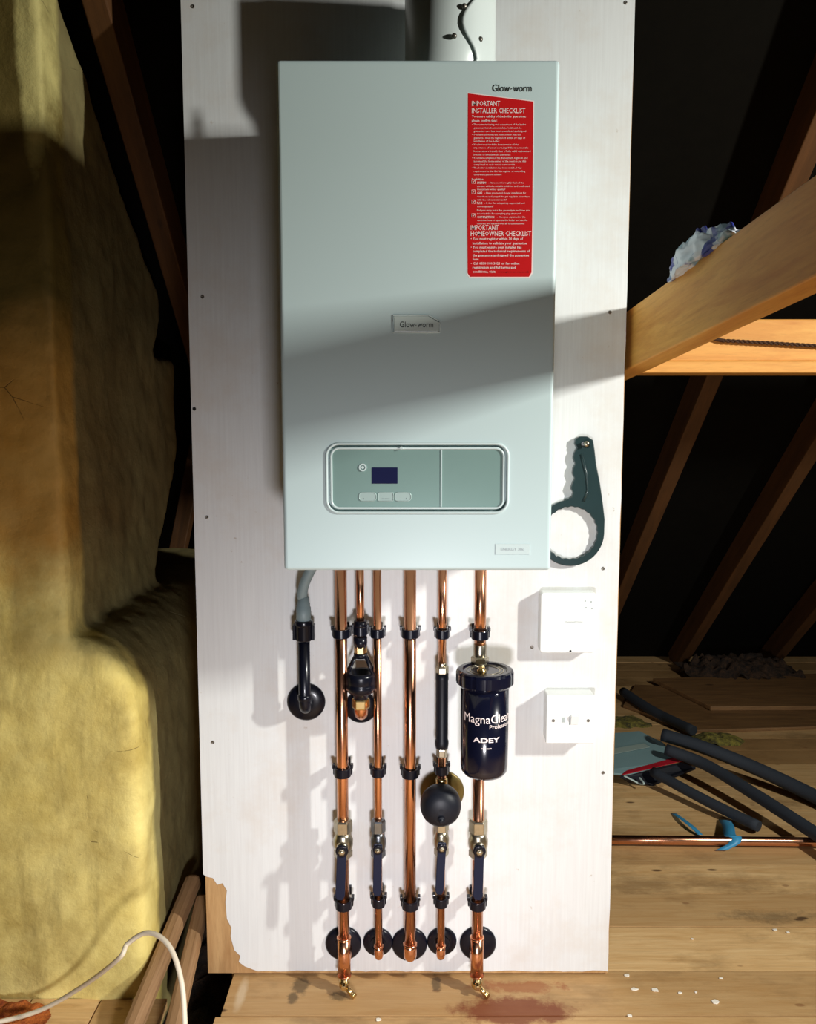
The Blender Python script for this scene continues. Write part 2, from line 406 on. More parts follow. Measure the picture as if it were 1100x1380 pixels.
def timber(name, a, b, w_, h_, mat, label, cat, group=None, up=(0, 0, 1), bevel=.003, parent=None):
    """a straight timber from a to b; section w_ across, h_ along 'up'"""
    a, b = Vector(a), Vector(b); d = (b - a); L = d.length; d.normalize(); s = d.cross(Vector(up)).normalized(); u = s.cross(d)
    m = MB(); m.box((L / 2, 0, 0), (L, w_, h_))
    me_o = m.build(name, mat, None, bevel)
    me_o.matrix_world = Matrix(((d.x, -s.x, u.x, a.x), (d.y, -s.y, u.y, a.y), (d.z, -s.z, u.z, a.z), (0, 0, 0, 1)))
    if label: tag(me_o, label, cat, group)
    return me_o

nrm = Vector((0, -TAN, -1)).normalized()
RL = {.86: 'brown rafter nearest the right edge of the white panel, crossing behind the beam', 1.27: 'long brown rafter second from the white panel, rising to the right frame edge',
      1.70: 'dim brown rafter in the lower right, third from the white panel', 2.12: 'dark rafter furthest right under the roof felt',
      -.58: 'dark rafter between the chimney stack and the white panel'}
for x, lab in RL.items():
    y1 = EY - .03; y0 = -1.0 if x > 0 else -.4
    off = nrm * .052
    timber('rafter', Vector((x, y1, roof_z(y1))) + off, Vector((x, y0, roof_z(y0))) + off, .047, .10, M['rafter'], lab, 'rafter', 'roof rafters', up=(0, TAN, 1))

# ------------------------------------------------------------------ chimney breast
YF_ = -.068; XS = at_y(84, 700, YF_).x
xl = at_y(191, 1150, YF_).x; zs = at_y(150, 862, YF_).z; zc = at_y(190, 975, YF_).z
prof = [(-1.5, -.14), (xl, -.14), (xl, zc)]
for i in range(1, 13):
    a = PI / 2 * i / 12; prof.append((xl - (abs(xl) * -1 - xl) * 0 - (1 - math.cos(a)) * (xl - XS + .01), zc + math.sin(a) * (zs - zc)))
prof.append((-1.5, zs))
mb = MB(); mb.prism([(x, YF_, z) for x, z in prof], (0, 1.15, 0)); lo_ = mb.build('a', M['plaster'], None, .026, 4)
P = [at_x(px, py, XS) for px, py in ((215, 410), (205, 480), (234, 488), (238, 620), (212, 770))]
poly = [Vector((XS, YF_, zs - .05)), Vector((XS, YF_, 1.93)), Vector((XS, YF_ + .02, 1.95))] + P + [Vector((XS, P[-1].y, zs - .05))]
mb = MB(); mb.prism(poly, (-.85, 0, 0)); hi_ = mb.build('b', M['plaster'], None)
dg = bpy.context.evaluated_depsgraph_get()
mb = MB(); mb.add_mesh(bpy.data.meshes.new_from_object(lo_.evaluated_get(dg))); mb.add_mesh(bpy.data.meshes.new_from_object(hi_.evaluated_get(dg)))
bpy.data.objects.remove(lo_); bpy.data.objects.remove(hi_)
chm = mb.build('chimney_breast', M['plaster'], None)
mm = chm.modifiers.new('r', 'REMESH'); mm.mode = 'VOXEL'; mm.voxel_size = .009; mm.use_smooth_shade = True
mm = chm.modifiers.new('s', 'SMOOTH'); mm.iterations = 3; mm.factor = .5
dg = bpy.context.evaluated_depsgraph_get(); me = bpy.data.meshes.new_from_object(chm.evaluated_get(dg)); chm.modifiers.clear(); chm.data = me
nn = [v.normal.copy() for v in me.vertices]
for v, n_ in zip(me.vertices, nn):
    c_ = v.co.copy()
    h = noise.fractal(c_ * 3.0, 1, 2, 3) * .006 + noise.fractal(c_ * 16, .9, 2, 4) * .0028
    corner = math.exp(-((c_.x - XS + .02) / .03) ** 2) * (1 if c_.z > zs else 0)
    h += corner * (noise.fractal(Vector((c_.x * 10, c_.y * 10, c_.z * 7)), 1, 2, 5) * .007)
    v.co += n_ * h
for f in me.polygons: f.use_smooth = True
tag(chm, 'tall yellow plastered chimney breast with rounded shoulder at the left', 'chimney')

# ------------------------------------------------------------------ panel
BW = .407; BT = 1.98
pn = thing('backing_panel', 'tall white painted plywood panel standing on the plank floor', 'panel', (0, .009, .002))
mb = MB(); mb.bbox((-BW, 0, .004), (BW, .018, BT)); mb.build('plywood', M['bare'], pn, .001, 1)
def bp(px, py): p = at_y(px, py, 0); return (p.x, p.z)
edge = [(BW - .0008, .0090)]
for x in [0.395 - i * .02 for i in range(36)]: edge.append((x, .0085 + random.uniform(0, .003)))
jag = [(330, 1302), (322, 1296), (324, 1288), (316, 1280), (311, 1262), (312, 1250), (306, 1238), (304, 1215), (306, 1200), (300, 1190), (293, 1192), (287, 1183), (278, 1181), (274, 1178)]
edge = [e for e in edge if e[0] > bp(330, 1302)[0] + .005] + [bp(*j) for j in jag]
pts = [(BW - .0005, BT - .001)] + [(BW - random.uniform(.0002, .0022), z / 40 * 1.95) for z in range(39, 0, -1)] + edge + [(-BW + .0005, BT - .001)]
e2 = []
for i, p in enumerate(pts):
    e2.append(p)
mb = MB(); mb.prism([(x, -.0008, z) for x, z in e2], (0, .0007, 0)); mb.build('paint_coat', M['paint'], pn, label='white paint coat with ragged lower left edge')
for px, py in ((260, 9), (843, 4), (273, 400), (262, 551), (279, 697), (287, 1000), (822, 421), (717, 872), (813, 1041), (813, 766)):
    p = at_y(px, py, 0); mb = MB(); mb.lathe([(.0035, 0), (.0032, .0008), (.0012, .0010), (.0010, .0002)], (p.x, -.0008, p.z), (0, -1, 0), 12); mb.build('screw', M['steel'] if px != 262 else M['dark'], pn)

# ------------------------------------------------------------------ right: beam, tie, rope, rag
d = Vector((-.046, 1, -.0885)); tl = at_y(849, 416, .02); bl_ = at_y(850, 497, .02); hb = tl.z - bl_.z; wb = .045
A = tl - d * .95; B = tl + d * .55
sd = Vector((wb / 2 + .001, 0, -hb / 2))
timber('purlin_beam', B + sd, A + sd, wb, hb, M['beam'], 'thick sloping timber beam running past the right edge of the white panel towards the viewer', 'beam')
ty = .34
p0, p1 = at_y(862, 430, ty), at_y(862, 487, ty); p2 = at_y(862, 504, ty)
tie = timber('tie_beam', (.44, ty + .035, (p0.z + p1.z) / 2), (3.0, ty + .035, (p0.z + p1.z) / 2), .07, p0.z - p1.z, M['beam'], 'horizontal timber beam under the sloping beam with a thin rope along it', 'beam')
timber('ledge_batten', (.44, ty + .02, (p1.z + p2.z) / 2 - .0005), (3.0, ty + .02, (p1.z + p2.z) / 2 - .0005), .10, p1.z - p2.z - .002, M['beam'], 'pale batten nailed along the underside of the horizontal beam', 'batten')
def rope(pts, r, name, mat, label):
    m = MB(); N = 160; Q = [Vector(p) for p in pts]
    for s_ in (0, PI):
        path = []
        for i in range(N + 1):
            u = i / N * (len(Q) - 1); k = min(int(u), len(Q) - 2); p = Q[k].lerp(Q[k + 1], u - k)
            path.append(p + Vector((0, math.cos(i * .9 + s_) * r * .7, math.sin(i * .9 + s_) * r * .7)))
        m.tube(path, r * .75, 8)
    return tag(m.build(name, mat, None), label, 'rope')
M['rope'] = plain('rope_brown', rgb(74, 46, 24), .9, var=.4, scale=300)
q0, q1, q2 = at_y(975, 459, ty - .012), at_y(1050, 463, ty - .012), at_y(1130, 468, ty - .012)
rope([q0 + Vector((-.02, .006, .004)), q0, q1, q2, at_y(1300, 480, ty - .006)], .0032, 'rope', M['rope'], 'thin dark twisted rope slung along the horizontal beam')

def on_beam(px):        # point on the top edge of the beam that shows at column px
    lo, hi = -.95, .5
    for _ in range(50):
        mid = (lo + hi) / 2; p = tl + d * mid; v = p - CAM
        dep = v.y * math.cos(PITCH) - v.z * math.sin(PITCH); X = 550 + F * v.x / dep
        if X > px: lo = mid
        else: hi = mid
    return tl + d * lo
b = bmesh.new(); bmesh.ops.create_icosphere(b, subdivisions=5, radius=1)
ra, rb = on_beam(897), on_beam(982); rc = (ra + rb) / 2; L = (rb - ra).length / 2 * 1.02; ax = (rb - ra).normalized()
rl = Vector((1, 0, 0))
for v in b.verts:
    c0 = v.co.copy(); t_ = c0.x
    n_ = noise.fractal(c0 * 2.2 + Vector((3, 1, 2)), 1, 2, 4); rid = abs(noise.noise(c0 * 3.1 + Vector((9, 2, 4))))
    k = 1 + .28 * n_ - .45 * rid
    hh = (.040 - .014 * t_) * (max(0, 1 - abs(t_) ** 3)) ** .5
    up_ = max(c0.z, -.25); 
    v.co = rc + ax * (t_ * L * (1 + .06 * n_)) + Vector((c0.y * .030 * k + .014, 0, 0)) + Vector((0, 0, up_ * hh * k * 1.12 + .005 + .004 * n_))
for f in b.faces: f.smooth = True
m_ = MB(); m_.b.free(); m_.b = b
tag(m_.build('rag', M['rag'], None, origin=rc), 'crumpled blue and white patterned rag lying on the sloping beam', 'rag')

# ------------------------------------------------------------------ boiler
YF = -.30; XB0 = at_y(377, 420, YF).x; XB1 = at_y(749, 420, YF).x; ZB1 = at_y(560, 80, YF).z; ZB0 = at_y(560, 769, YF).z
bo = thing('boiler', 'large white wall-hung gas boiler fixed to the painted panel above the copper pipes', 'boiler', ((XB0 + XB1) / 2, -.15, ZB0))
def fb(px, py): p = at_y(px, py, YF); return p.x, p.z
mb = MB(); mb.bbox((XB0 + .004, -.27, ZB0 + .004), (XB1 - .004, -.001, ZB1 - .003)); mb.build('chassis', M['case'], bo, .003)
mb = MB(); mb.bbox((XB0, YF, ZB0), (XB1, -.262, ZB1))
front = mb.build('front_cover', M['case'], bo, .006, 4)
def cutter(pts, y0, y1):
    m = MB(); m.prism([(x, y0, z) for x, _, z in pts], (0, y1 - y0, 0)); o = m.build('c', M['case'], bo); return o
x0, z1 = fb(441, 599); x1, z0 = fb(683, 690)
cut(front, cutter(rrect(x0, x1, z0, z1, .018, 0, 8), YF - .01, YF + .008))
bx0, bz1 = fb(530, 425); bx1, bz0 = fb(593, 448)
bpts = [(bx0, bz0), (bx1 - .001, bz0), (bx1, bz0 + .001), (bx1, bz1 - .009), (bx1 - .017, bz1), (bx0, bz1)]
cut(front, cutter([(x, 0, z) for x, z in bpts], YF - .01, YF + .0015))
for f in front.data.polygons: f.use_smooth = False
# rim of the control panel
def offs(p, k): return rrect(x0 + k, x1 - k, z0 + k, z1 - k, max(.018 - k, .003), p, 8)
mb = MB(); mb.tube(offs(YF - .0002, -.0012), .0022, 8, closed=True); mb.build('panel_rim', M['rim'], bo)
cp = MB(); cp.prism([(x, YF + .0015, z) for x, _, z in offs(0, .0062)], (0, .006, 0)); cpo = cp.build('control_panel', M['panel_silver'], bo, .0012)
mb = MB(); mb.tube(offs(YF + .001, .0058), .0019, 8, closed=True); mb.build('inner_rim', M['rim'], cpo)
mb = MB(); xx, _ = fb(595, 640); mb.bbox((xx - .0009, YF + .0005, z0 + .008), (xx + .0009, YF + .002, z1 - .008)); mb.build('divider', M['rim'], cpo)
a = fb(501, 630); b_ = fb(536, 652); mb = MB(); mb.bbox((a[0], YF + .0008, b_[1]), (b_[0], YF + .003, a[1])); mb.build('display', M['screen'], cpo, .0006)
a = fb(489, 630); mb = MB(); mb.annulus((a[0], YF + .0015, a[1]), (0, -1, 0), .0038, .0060, .0014, 24); mb.cyl((a[0], YF + .0015, a[1]), (a[0], YF + .0004, a[1]), .0022, n=16)
mb.build('dial', M['rim'], cpo)
M['button'] = plain('button_silver', rgb(170, 192, 188), .35, .2, var=.05)
for i, (pa, pb) in enumerate(((484, 507), (510, 530), (532, 554))):
    a = fb(pa, 664); b_ = fb(pb, 675); mb = MB()
    mb.prism([(x, YF + .0012, z) for x, _, z in rrect(a[0], b_[0], b_[1], a[1], .0048 if i != 1 else .0012, 0, 5)], (0, -.0002, 0))
    mb.tube(rrect(a[0], b_[0], b_[1], a[1], .0048 if i != 1 else .0012, YF + .0012, 5), .0008, 6, closed=True)
    bt = mb.build('button', M['button'], cpo)
    mk = MB(); c_ = fb((490, 520, 548)[i], 672)
    if i == 1: flat_text(mk, 'menu', c_[0] - .006, c_[0] + .006, c_[1] - .001, YF + .0007, .002)
    else: mk.prism([(c_[0] - .0012, YF + .0007, c_[1] - .001), (c_[0] + .0012, YF + .0007, c_[1] - .001), (c_[0], YF + .0007, c_[1] + .0014)], (0, .0002, 0))
    mk.build('marking', M['greyink'], bt)
a = fb(541, 601); mb = MB(); mb.cyl((a[0], YF - .003, a[1] - .003), (a[0], YF + .003, a[1] - .003), .0022, n=12); mb.build('latch', M['rim'], bo)
# badge
mb = MB(); mb.prism([(x + (-.0012 if x > (bx0 + bx1) / 2 else .0012), YF - .0012, z + (-.0012 if z > (bz0 + bz1) / 2 else .0012)) for x, z in bpts], (0, .003, 0))
bd = mb.build('badge', M['badge'], bo, .0006)
mb = MB(); mb.tube([(x, YF - .0004, z) for x, z in bpts], .0011, 6, closed=True); mb.build('badge_rim', M['rim'], bd)
def glow(px0, px1, pyb, Y, par):
    m = MB(); a = at_y(px0, pyb, Y); b2 = at_y(px1, pyb, Y); w2 = b2.x - a.x
    flat_text(m, 'Glow', a.x, a.x + w2 * .445, a.z, Y, w2 * .175, .002); flat_text(m, 'worm', a.x + w2 * .53, b2.x, a.z, Y, w2 * .175, .002)
    m.lathe([(w2 * .014, 0), (w2 * .014, .0001)], (a.x + w2 * .485, Y, a.z + w2 * .06), (0, -1, 0), 12)
    return m.build('lettering', M['ink'], par)
glow(539, 584, 441, YF - .0014, bd)
# top lettering + red checklist
glow(664, 717, 123, YF - .0006, bo)
def sp(px, py): p = at_y(px, py, YF); return (p.x, YF - .0001, p.z)
out = [(631, 126), (719, 137), (717.5, 300), (716.5, 367), (713, 373), (634, 373), (630.5, 368), (630, 300)]
mb = MB(); mb.prism([sp(*p) for p in out], (0, -.0003, 0)); stk = mb.build('red_label', M['red'], bo, label='red checklist sticker with white writing')
mb = MB(); out2 = [(630, 124.6), (720, 136), (718.5, 368), (714, 374.5), (633, 374.5), (629, 369)]
mb.prism([(a, b + .00005, c) for a, b, c in map(lambda p: sp(*p), out2)], (0, -.0001, 0)); mb.build('label_border', M['whiteprint'], stk)
tx = MB()
def ln(txt, xa, xb, yb, h, bold=0):
    a = at_y(xa, yb, YF); b2 = at_y(xb, yb, YF); flat_text(tx, txt, a.x, b2.x, a.z, YF - .0006, h, bold, 1)
H = .0072
ln('IMPORTANT', 636, 674, 143, H, .006); ln('INSTALLER CHECKLIST', 636, 708, 152.5, H, .006)
h1 = .0030
L1 = [('To ensure validity of the boiler guarantee,', 636, 709, 158.5, 1), ('please confirm that:', 636, 670, 164, 1),
('• The commissioning and assessment of the boiler', 636, 709, 169, 0), ('guarantee have been completed with and the', 638.5, 703, 173.6, 0), ('guarantee card has been completed and signed', 638.5, 709, 178, 0),
('• You have informed the homeowner that the', 636, 702, 182.6, 0), ('guarantee must be registered within 30 days of', 638.5, 708, 187, 0), ('installation of the boiler', 638.5, 673, 191.4, 0),
('• You have advised the homeowner of the', 636, 699, 196, 0), ('importance of annual servicing. If this is not on the', 638.5, 712, 200.4, 0), ('homeowners behalf, that a Fully valid maintained', 638.5, 715, 205, 0), ('benefits or invalidate the guarantee', 638.5, 688, 209.6, 0),
('• You have completed the Benchmark logbook and', 636, 711, 214, 0), ('informed the homeowner of the need to get this', 638.5, 709, 218.5, 0), ('completed at each annual service visit', 638.5, 694, 223, 0),
('• The boiler installation has been notified Gas', 636, 703, 227.4, 0), ('requirement to the Gas Safe register or controlling', 638.5, 708, 232, 0), ('competent person scheme', 638.5, 676, 236.4, 0),
('In addition:', 636, 652, 243, 1),
('SYSTEM', 643, 655, 247.8, 2), ('- Have you thoroughly flushed the', 658, 706, 247.4, 0), ('system, added a suitable inhibitor and confirmed', 643, 714, 252, 0), ('the system water quality?', 643, 681, 256.4, 0),
('GAS', 643, 650, 261.5, 2), ('- Have you tested the gas installation for', 653, 709, 261.2, 0), ('soundness and purged the gas supply in accordance', 643, 715, 266, 0), ('with the relevant standards?', 643, 683, 270.4, 0),
('FLUE', 643, 650, 275, 2), ('- Is the flue adequately supported and', 653, 707, 274.8, 0), ('correctly sized?', 643, 665, 279.4, 0), ('Did you carry out a flue gas analysis and have you', 643, 714, 284.6, 0), ('recorded the flue sampling plug after use?', 643, 702, 289, 0),
('COMPLETION', 643, 666, 294, 2), ('- Have you explained to the', 670, 708, 293.6, 0), ('customer how to operate the boiler and use the', 643, 711, 298, 0), ('controls and handed over all documentation?', 643, 707, 302.4, 0)]
for s_, a, b_, y, bo_ in L1: ln(s_, a, b_, y, (.0024, .0030, .0030)[bo_], (.004, .012, .02)[bo_])
ln('IMPORTANT', 634.5, 672, 310, H, .006); ln('HOMEOWNER CHECKLIST', 634.5, 716, 318, H, .006)
for s_, a, b_, y in [('• You must register within 30 days of', 634.5, 705, 323.4), ('installation to validate your guarantee', 637, 710, 329.4), ('• You must ensure your installer has', 634.5, 703, 334.8), ('completed the technical requirements of', 637, 714, 340), ('the guarantee and signed the guarantee', 637, 713, 345.6), ('form', 637, 645, 351),
 ('• Call 0330 100 3021 or for online', 634.5, 700, 356.6), ('registration and full terms and', 637, 695, 362), ('conditions, visit:', 637, 668, 367.6)]:
    ln(s_, a, b_, y, .0036, .012)
for y in (245, 258.5, 272, 290.5):
    a = at_y(638, y, YF); k = .0026
    tx.tube([(a.x - k, YF - .0006, a.z - k), (a.x + k, YF - .0006, a.z - k), (a.x + k, YF - .0006, a.z + k), (a.x - k, YF - .0006, a.z + k)], .0003, 4, closed=True)
    tx.tube([(a.x - k * .5, YF - .0006, a.z), (a.x - k * .1, YF - .0006, a.z - k * .5), (a.x + k * .6, YF - .0006, a.z + k * .6)], .0003, 4)
tx.build('writing', M['whiteprint'], stk)
wr = MB(); a = at_y(671, 367.4, YF); b_ = at_y(713, 367.4, YF); flat_text(wr, 'www.glow-worm.co.uk', a.x, b_.x, a.z, YF - .0006, .0022, .01, 1)
M['redink'] = plain('dark_red_print', rgb(110, 14, 16), .5); wr.build('web_line', M['redink'], stk)
# small label lower right
a = fb(668, 733); b_ = fb(714, 747); mb = MB(); mb.bbox((a[0], YF - .0007, b_[1]), (b_[0], YF, a[1])); nl = mb.build('name_label', M['rim'], bo)
M['palegrey'] = plain('pale_grey_print', rgb(168, 180, 184), .5)
mb = MB(); flat_text(mb, 'ENERGY 30c', a[0] + .008, b_[0] - .009, (a[1] + b_[1]) / 2 - .002, YF - .0009, .0042, .01); mb.build('lettering', M['palegrey'], nl)
# underside pipe stubs
zt = ZB0 - .002

# flue
fx = at_y(603, 60, -.16).x
fl = thing('flue', 'white round flue with elbow and clamp screws rising from the boiler top', 'flue', (fx, -.12, ZB1))
R_ = .060; fy = -.12
m = MB(); rs = []
u_, v_ = Vector((1, 0, 0)), Vector((0, 1, 0))
for dz, r0, dx in ((-.002, .050, -.016), (.010, .052, -.014), (.020, .058, -.009), (.032, .065, -.003), (.050, .0715, .002), (.07, .0725, .004), (.20, .0725, .004)):
    rs.append(m.ring(Vector((fx + dx, fy, ZB1 + dz)), u_, v_, r0, 56))
m.skin(rs); m.build('elbow', M['flue'], fl)
R_ = .0725; fx += .004
def fprof(dz):
    T_ = ((0, .050, -.016), (.010, .052, -.014), (.020, .058, -.009), (.032, .065, -.003), (.050, .0715, .002), (.07, .0725, .004), (.3, .0725, .004))
    for (a0, r0, x0_), (a1, r1, x1_) in zip(T_, T_[1:]):
        if dz <= a1: u = (dz - a0) / (a1 - a0); return r0 + (r1 - r0) * u, x0_ + (x1_ - x0_) * u - .004
    return .0725, 0
m = MB(); nr, nc = 24, 24; g = []
for j_ in range(nr + 1):
    dz = .012 + .19 * j_ / nr; r0, dx = fprof(dz); al = .42 + .20 * math.sin(dz * 55 - .9); row = []
    for i_ in range(nc + 1):
        a = al + (1.75 - al) * i_ / nc; row.append(m.b.verts.new((fx + dx + math.sin(a) * (r0 + .003), fy - math.cos(a) * (r0 + .003), ZB1 + dz)))
    g.append(row)
for j_ in range(nr):
    for i_ in range(nc): f = m.b.faces.new((g[j_][i_], g[j_][i_ + 1], g[j_ + 1][i_ + 1], g[j_ + 1][i_])); f.smooth = True
o_ = m.build('clamp_plate', M['flue'], fl); sm = o_.modifiers.new('s', 'SOLIDIFY'); sm.thickness = .002; sm.offset = 1
for px, py in ((626, 11), (612, 52), (649, 50)):
    p = at_y(px, py, fy - R_ * .93); a = math.asin(max(-1, min(1, (p.x - fx) / (R_ + .006)))); pp = Vector((fx + math.sin(a) * (R_ + .003), fy - math.cos(a) * (R_ + .003), p.z)); n_ = Vector((math.sin(a), -math.cos(a), 0))
    mb = MB(); mb.lathe([(.0042, 0), (.0042, .002), (.0028, .0042), (.0010, .0046)], pp, n_, 16); mb.build('screw', M['steel'], fl)
for s_, px in ((-1, 543), (1, 640)):
    a = at_y(px, 78, fy - .076); m = MB()
    m.prism([(a.x - .009, a.y, ZB1 - .001), (a.x + .009, a.y, ZB1 - .001), (a.x + .005, a.y, ZB1 + .008), (a.x + .0035, a.y, ZB1 + .018), (a.x + .006, a.y, ZB1 + .026), (a.x + .001, a.y, ZB1 + .033), (a.x - .005, a.y, ZB1 + .030), (a.x - .004, a.y, ZB1 + .016), (a.x - .005, a.y, ZB1 + .008)], (0, .003, 0))
    br = m.build('bracket', M['flue'], fl, .0006)
    m = MB(); m.lathe([(.0042, 0), (.0042, .002), (.0020, .0038), (.0008, .004)], (a.x, a.y, ZB1 + .026), (0, -1, 0), 14); m.build('screw', M['steel'], br)

# ------------------------------------------------------------------ pipes
YP = -.052
def zat(py, Y=YP, px=550): return at_y(px, py, Y).z
def xat(px, py, Y=YP): return at_y(px, py, Y).x
PX = {'p1': (xat(460.5, 900), .011), 'p2': (xat(485.5, 800), .0075), 'p3': (xat(509, 900), .0075), 'p4': (xat(553, 900), .011), 'p5': (xat(596.3, 850), .0075), 'p6': (xat(647.5, 820), .011)}
def arc_down_back(x, z, r, R, n=10):      # vertical pipe bending back into the panel
    pts = [];
    for i in range(n + 1):
        a = PI / 2 * i / n; pts.append((x, YP + R * (1 - math.cos(a)), z + R - R * math.sin(a)))
    return pts
zc1270 = at_y(550, 1270, 0).z
def copper_pipe(key, label, segs, elbow=True, drain=False):
    x, r = PX[key]; th = thing('copper_pipe', label, 'pipe', (x, YP, 0), 'copper pipes below the boiler')
    for a, b_ in segs: m = MB(); m.cyl((x, YP, b_), (x, YP, a), r, n=32); m.build('tube', M['copper'], th)
    if elbow:
        R = r * 1.7; zc_ = zc1270 + (.0 if r > .01 else .002)
        m = MB(); m.tube([(x, YP, zc_ + R + .014), (x, YP, zc_ + R + .004)] + arc_down_back(x, zc_, r, R) + [(x, -.001, zc_)], r * 1.16, 24)
        m.lathe([(r * 1.05, -.0012), (r * 1.28, 0), (r * 1.28, .002), (r * 1.05, .0032)], (x, YP, zc_ + R + .012), n=24)
        m.build('elbow', M['copper'], th)
    if drain:
        zc_ = zc1270 - .006
        m = MB(); m.cyl((x, YP, zc_ + .05), (x, YP, zc_ - .028), r * 1.14, n=28); m.cyl((x, YP, zc_), (x, -.001, zc_), r * 1.14, n=28)
        m.lathe([(r * 1.05, -.0012), (r * 1.28, 0), (r * 1.28, .002), (r * 1.05, .0032)], (x, YP, zc_ + .05), n=24)
        m.lathe([(r * 1.28, 0), (r * 1.28, .003)], (x, YP, zc_ - .028), n=24)
        m.build('tee', M['copper'], th)
    return th
zb = zc1270
copper_pipe('p1', 'leftmost copper pipe below the boiler, with a brass drain cock at its foot', [(zt, zb + .04)], False, True)
copper_pipe('p2', 'short copper pipe dropping from the boiler into the black tundish', [(zt, zat(868))], False)
copper_pipe('p3', 'thin copper pipe just right of the black tundish', [(zt, zb + .02)])
copper_pipe('p4', 'unbroken central thick copper pipe without any valve', [(zt, zb + .025)])
copper_pipe('p5', 'thin copper pipe carrying the black sleeve and round black vessel', [(zt, zat(905)), (zat(1005), zb + .02)])
copper_pipe('p6', 'thick copper pipe entering the black cylindrical filter', [(zt, zat(895)), (zat(1040), zb + .04)], False, True)

# collars
def collar_proto(r, name='pipe_collar', mat='black'):
    th = thing(name, 'x', 'collar', (0, 0, 0))
    m = MB(); m.lathe([(r, 0), (r * .995, .003), (r * .90, .0065), (r * .55, .0085), (r * .4, .009)], (0, 0, 0), (0, -1, 0), 48); pl = m.build('plate', M[mat], th)
    m = MB(); m.annulus((0, -.008, 0), (0, -1, 0), .012, .016, .003, 32); m.build('lip', M[mat], th); return th
cols = [(463, 1270, .0365, 'black round wall collar at the foot of the leftmost copper pipe'), (509.5, 1268, .0300, 'black round wall collar at the foot of the second floor-level pipe from the left'),
        (552, 1271, .0360, 'black round wall collar behind the foot of the central copper pipe'), (595.5, 1267, .0300, 'black round wall collar at the foot of the pipe under the round vessel'),
        (644, 1270, .0370, 'black round wall collar at the foot of the pipe below the filter'), (413, 945, .0375, 'black round wall collar behind the black condensate pipe'),
        (486.5, 952, .0320, 'black round wall collar behind the tundish elbow')]
protos = {}
for px, py, r, lab in cols:
    p = at_y(px, py, 0); p.y = -.001 - (.0005 if r < .031 else 0)
    if r not in protos: o = protos[r] = collar_proto(r)
    else: o = protos[r]; o = copy_tree(o)
    o.location = p; tag(o, lab, 'collar', 'black pipe collars on the panel')

# clips
def clip_proto(r):
    th = thing('pipe_clip', 'x', 'clip', (0, 0, 0))
    ro = r + .0052; dp = -YP
    m = MB(); m.bbox((-r * .8, 0.006, -.007), (r * .8, dp - .001, .007)); m.bbox((-r * 1.1, dp - .006, -.0095), (r * 1.1, dp - .001, .0095)); m.build('base', M['black'], th, .001)
    m = MB(); m.annulus((0, 0, -.0085), (0, 0, 1), r + .0008, ro, .017, 36)
    m.build('band', M['black'], th, .0012)
    for s in (-1, 1):
        m = MB(); m.prism([(s * (ro - .0015), .002, -.007), (s * (ro + .0022), .002, -.007), (s * (ro + .0022), .002, .004), (s * (ro + .0038), .002, .005), (s * (ro + .0038), .002, .012), (s * (ro - .0015), .002, .012)], (0, .012, 0))
        m.build('lug', M['black'], th, .0012)
    return th
cproto = {}
nm = {'p1': 'the leftmost copper pipe', 'p2': 'the short pipe above the tundish', 'p3': 'the thin pipe right of the tundish', 'p4': 'the central copper pipe', 'p5': 'the thin pipe with the black sleeve', 'p6': 'the copper pipe with the filter'}
for key, rows in {'p1': [853, 1040, 1218], 'p3': [853, 1040, 1215], 'p4': [853, 1041, 1218], 'p5': [854, 1037, 1215], 'p6': [855, 1218], 'p2': [850]}.items():
    x, r = PX[key]
    for py in rows:
        o = cproto[r] if r in cproto else None
        if o is None: o = cproto[r] = clip_proto(r)
        else: o = copy_tree(o)
        o.location = (x, YP, zat(py)); where = 'near the boiler' if py < 900 else ('at mid height' if py < 1100 else 'near the floor')
        tag(o, 'black plastic pipe clip %s on %s' % (where, nm[key]), 'clip', 'black pipe clips')

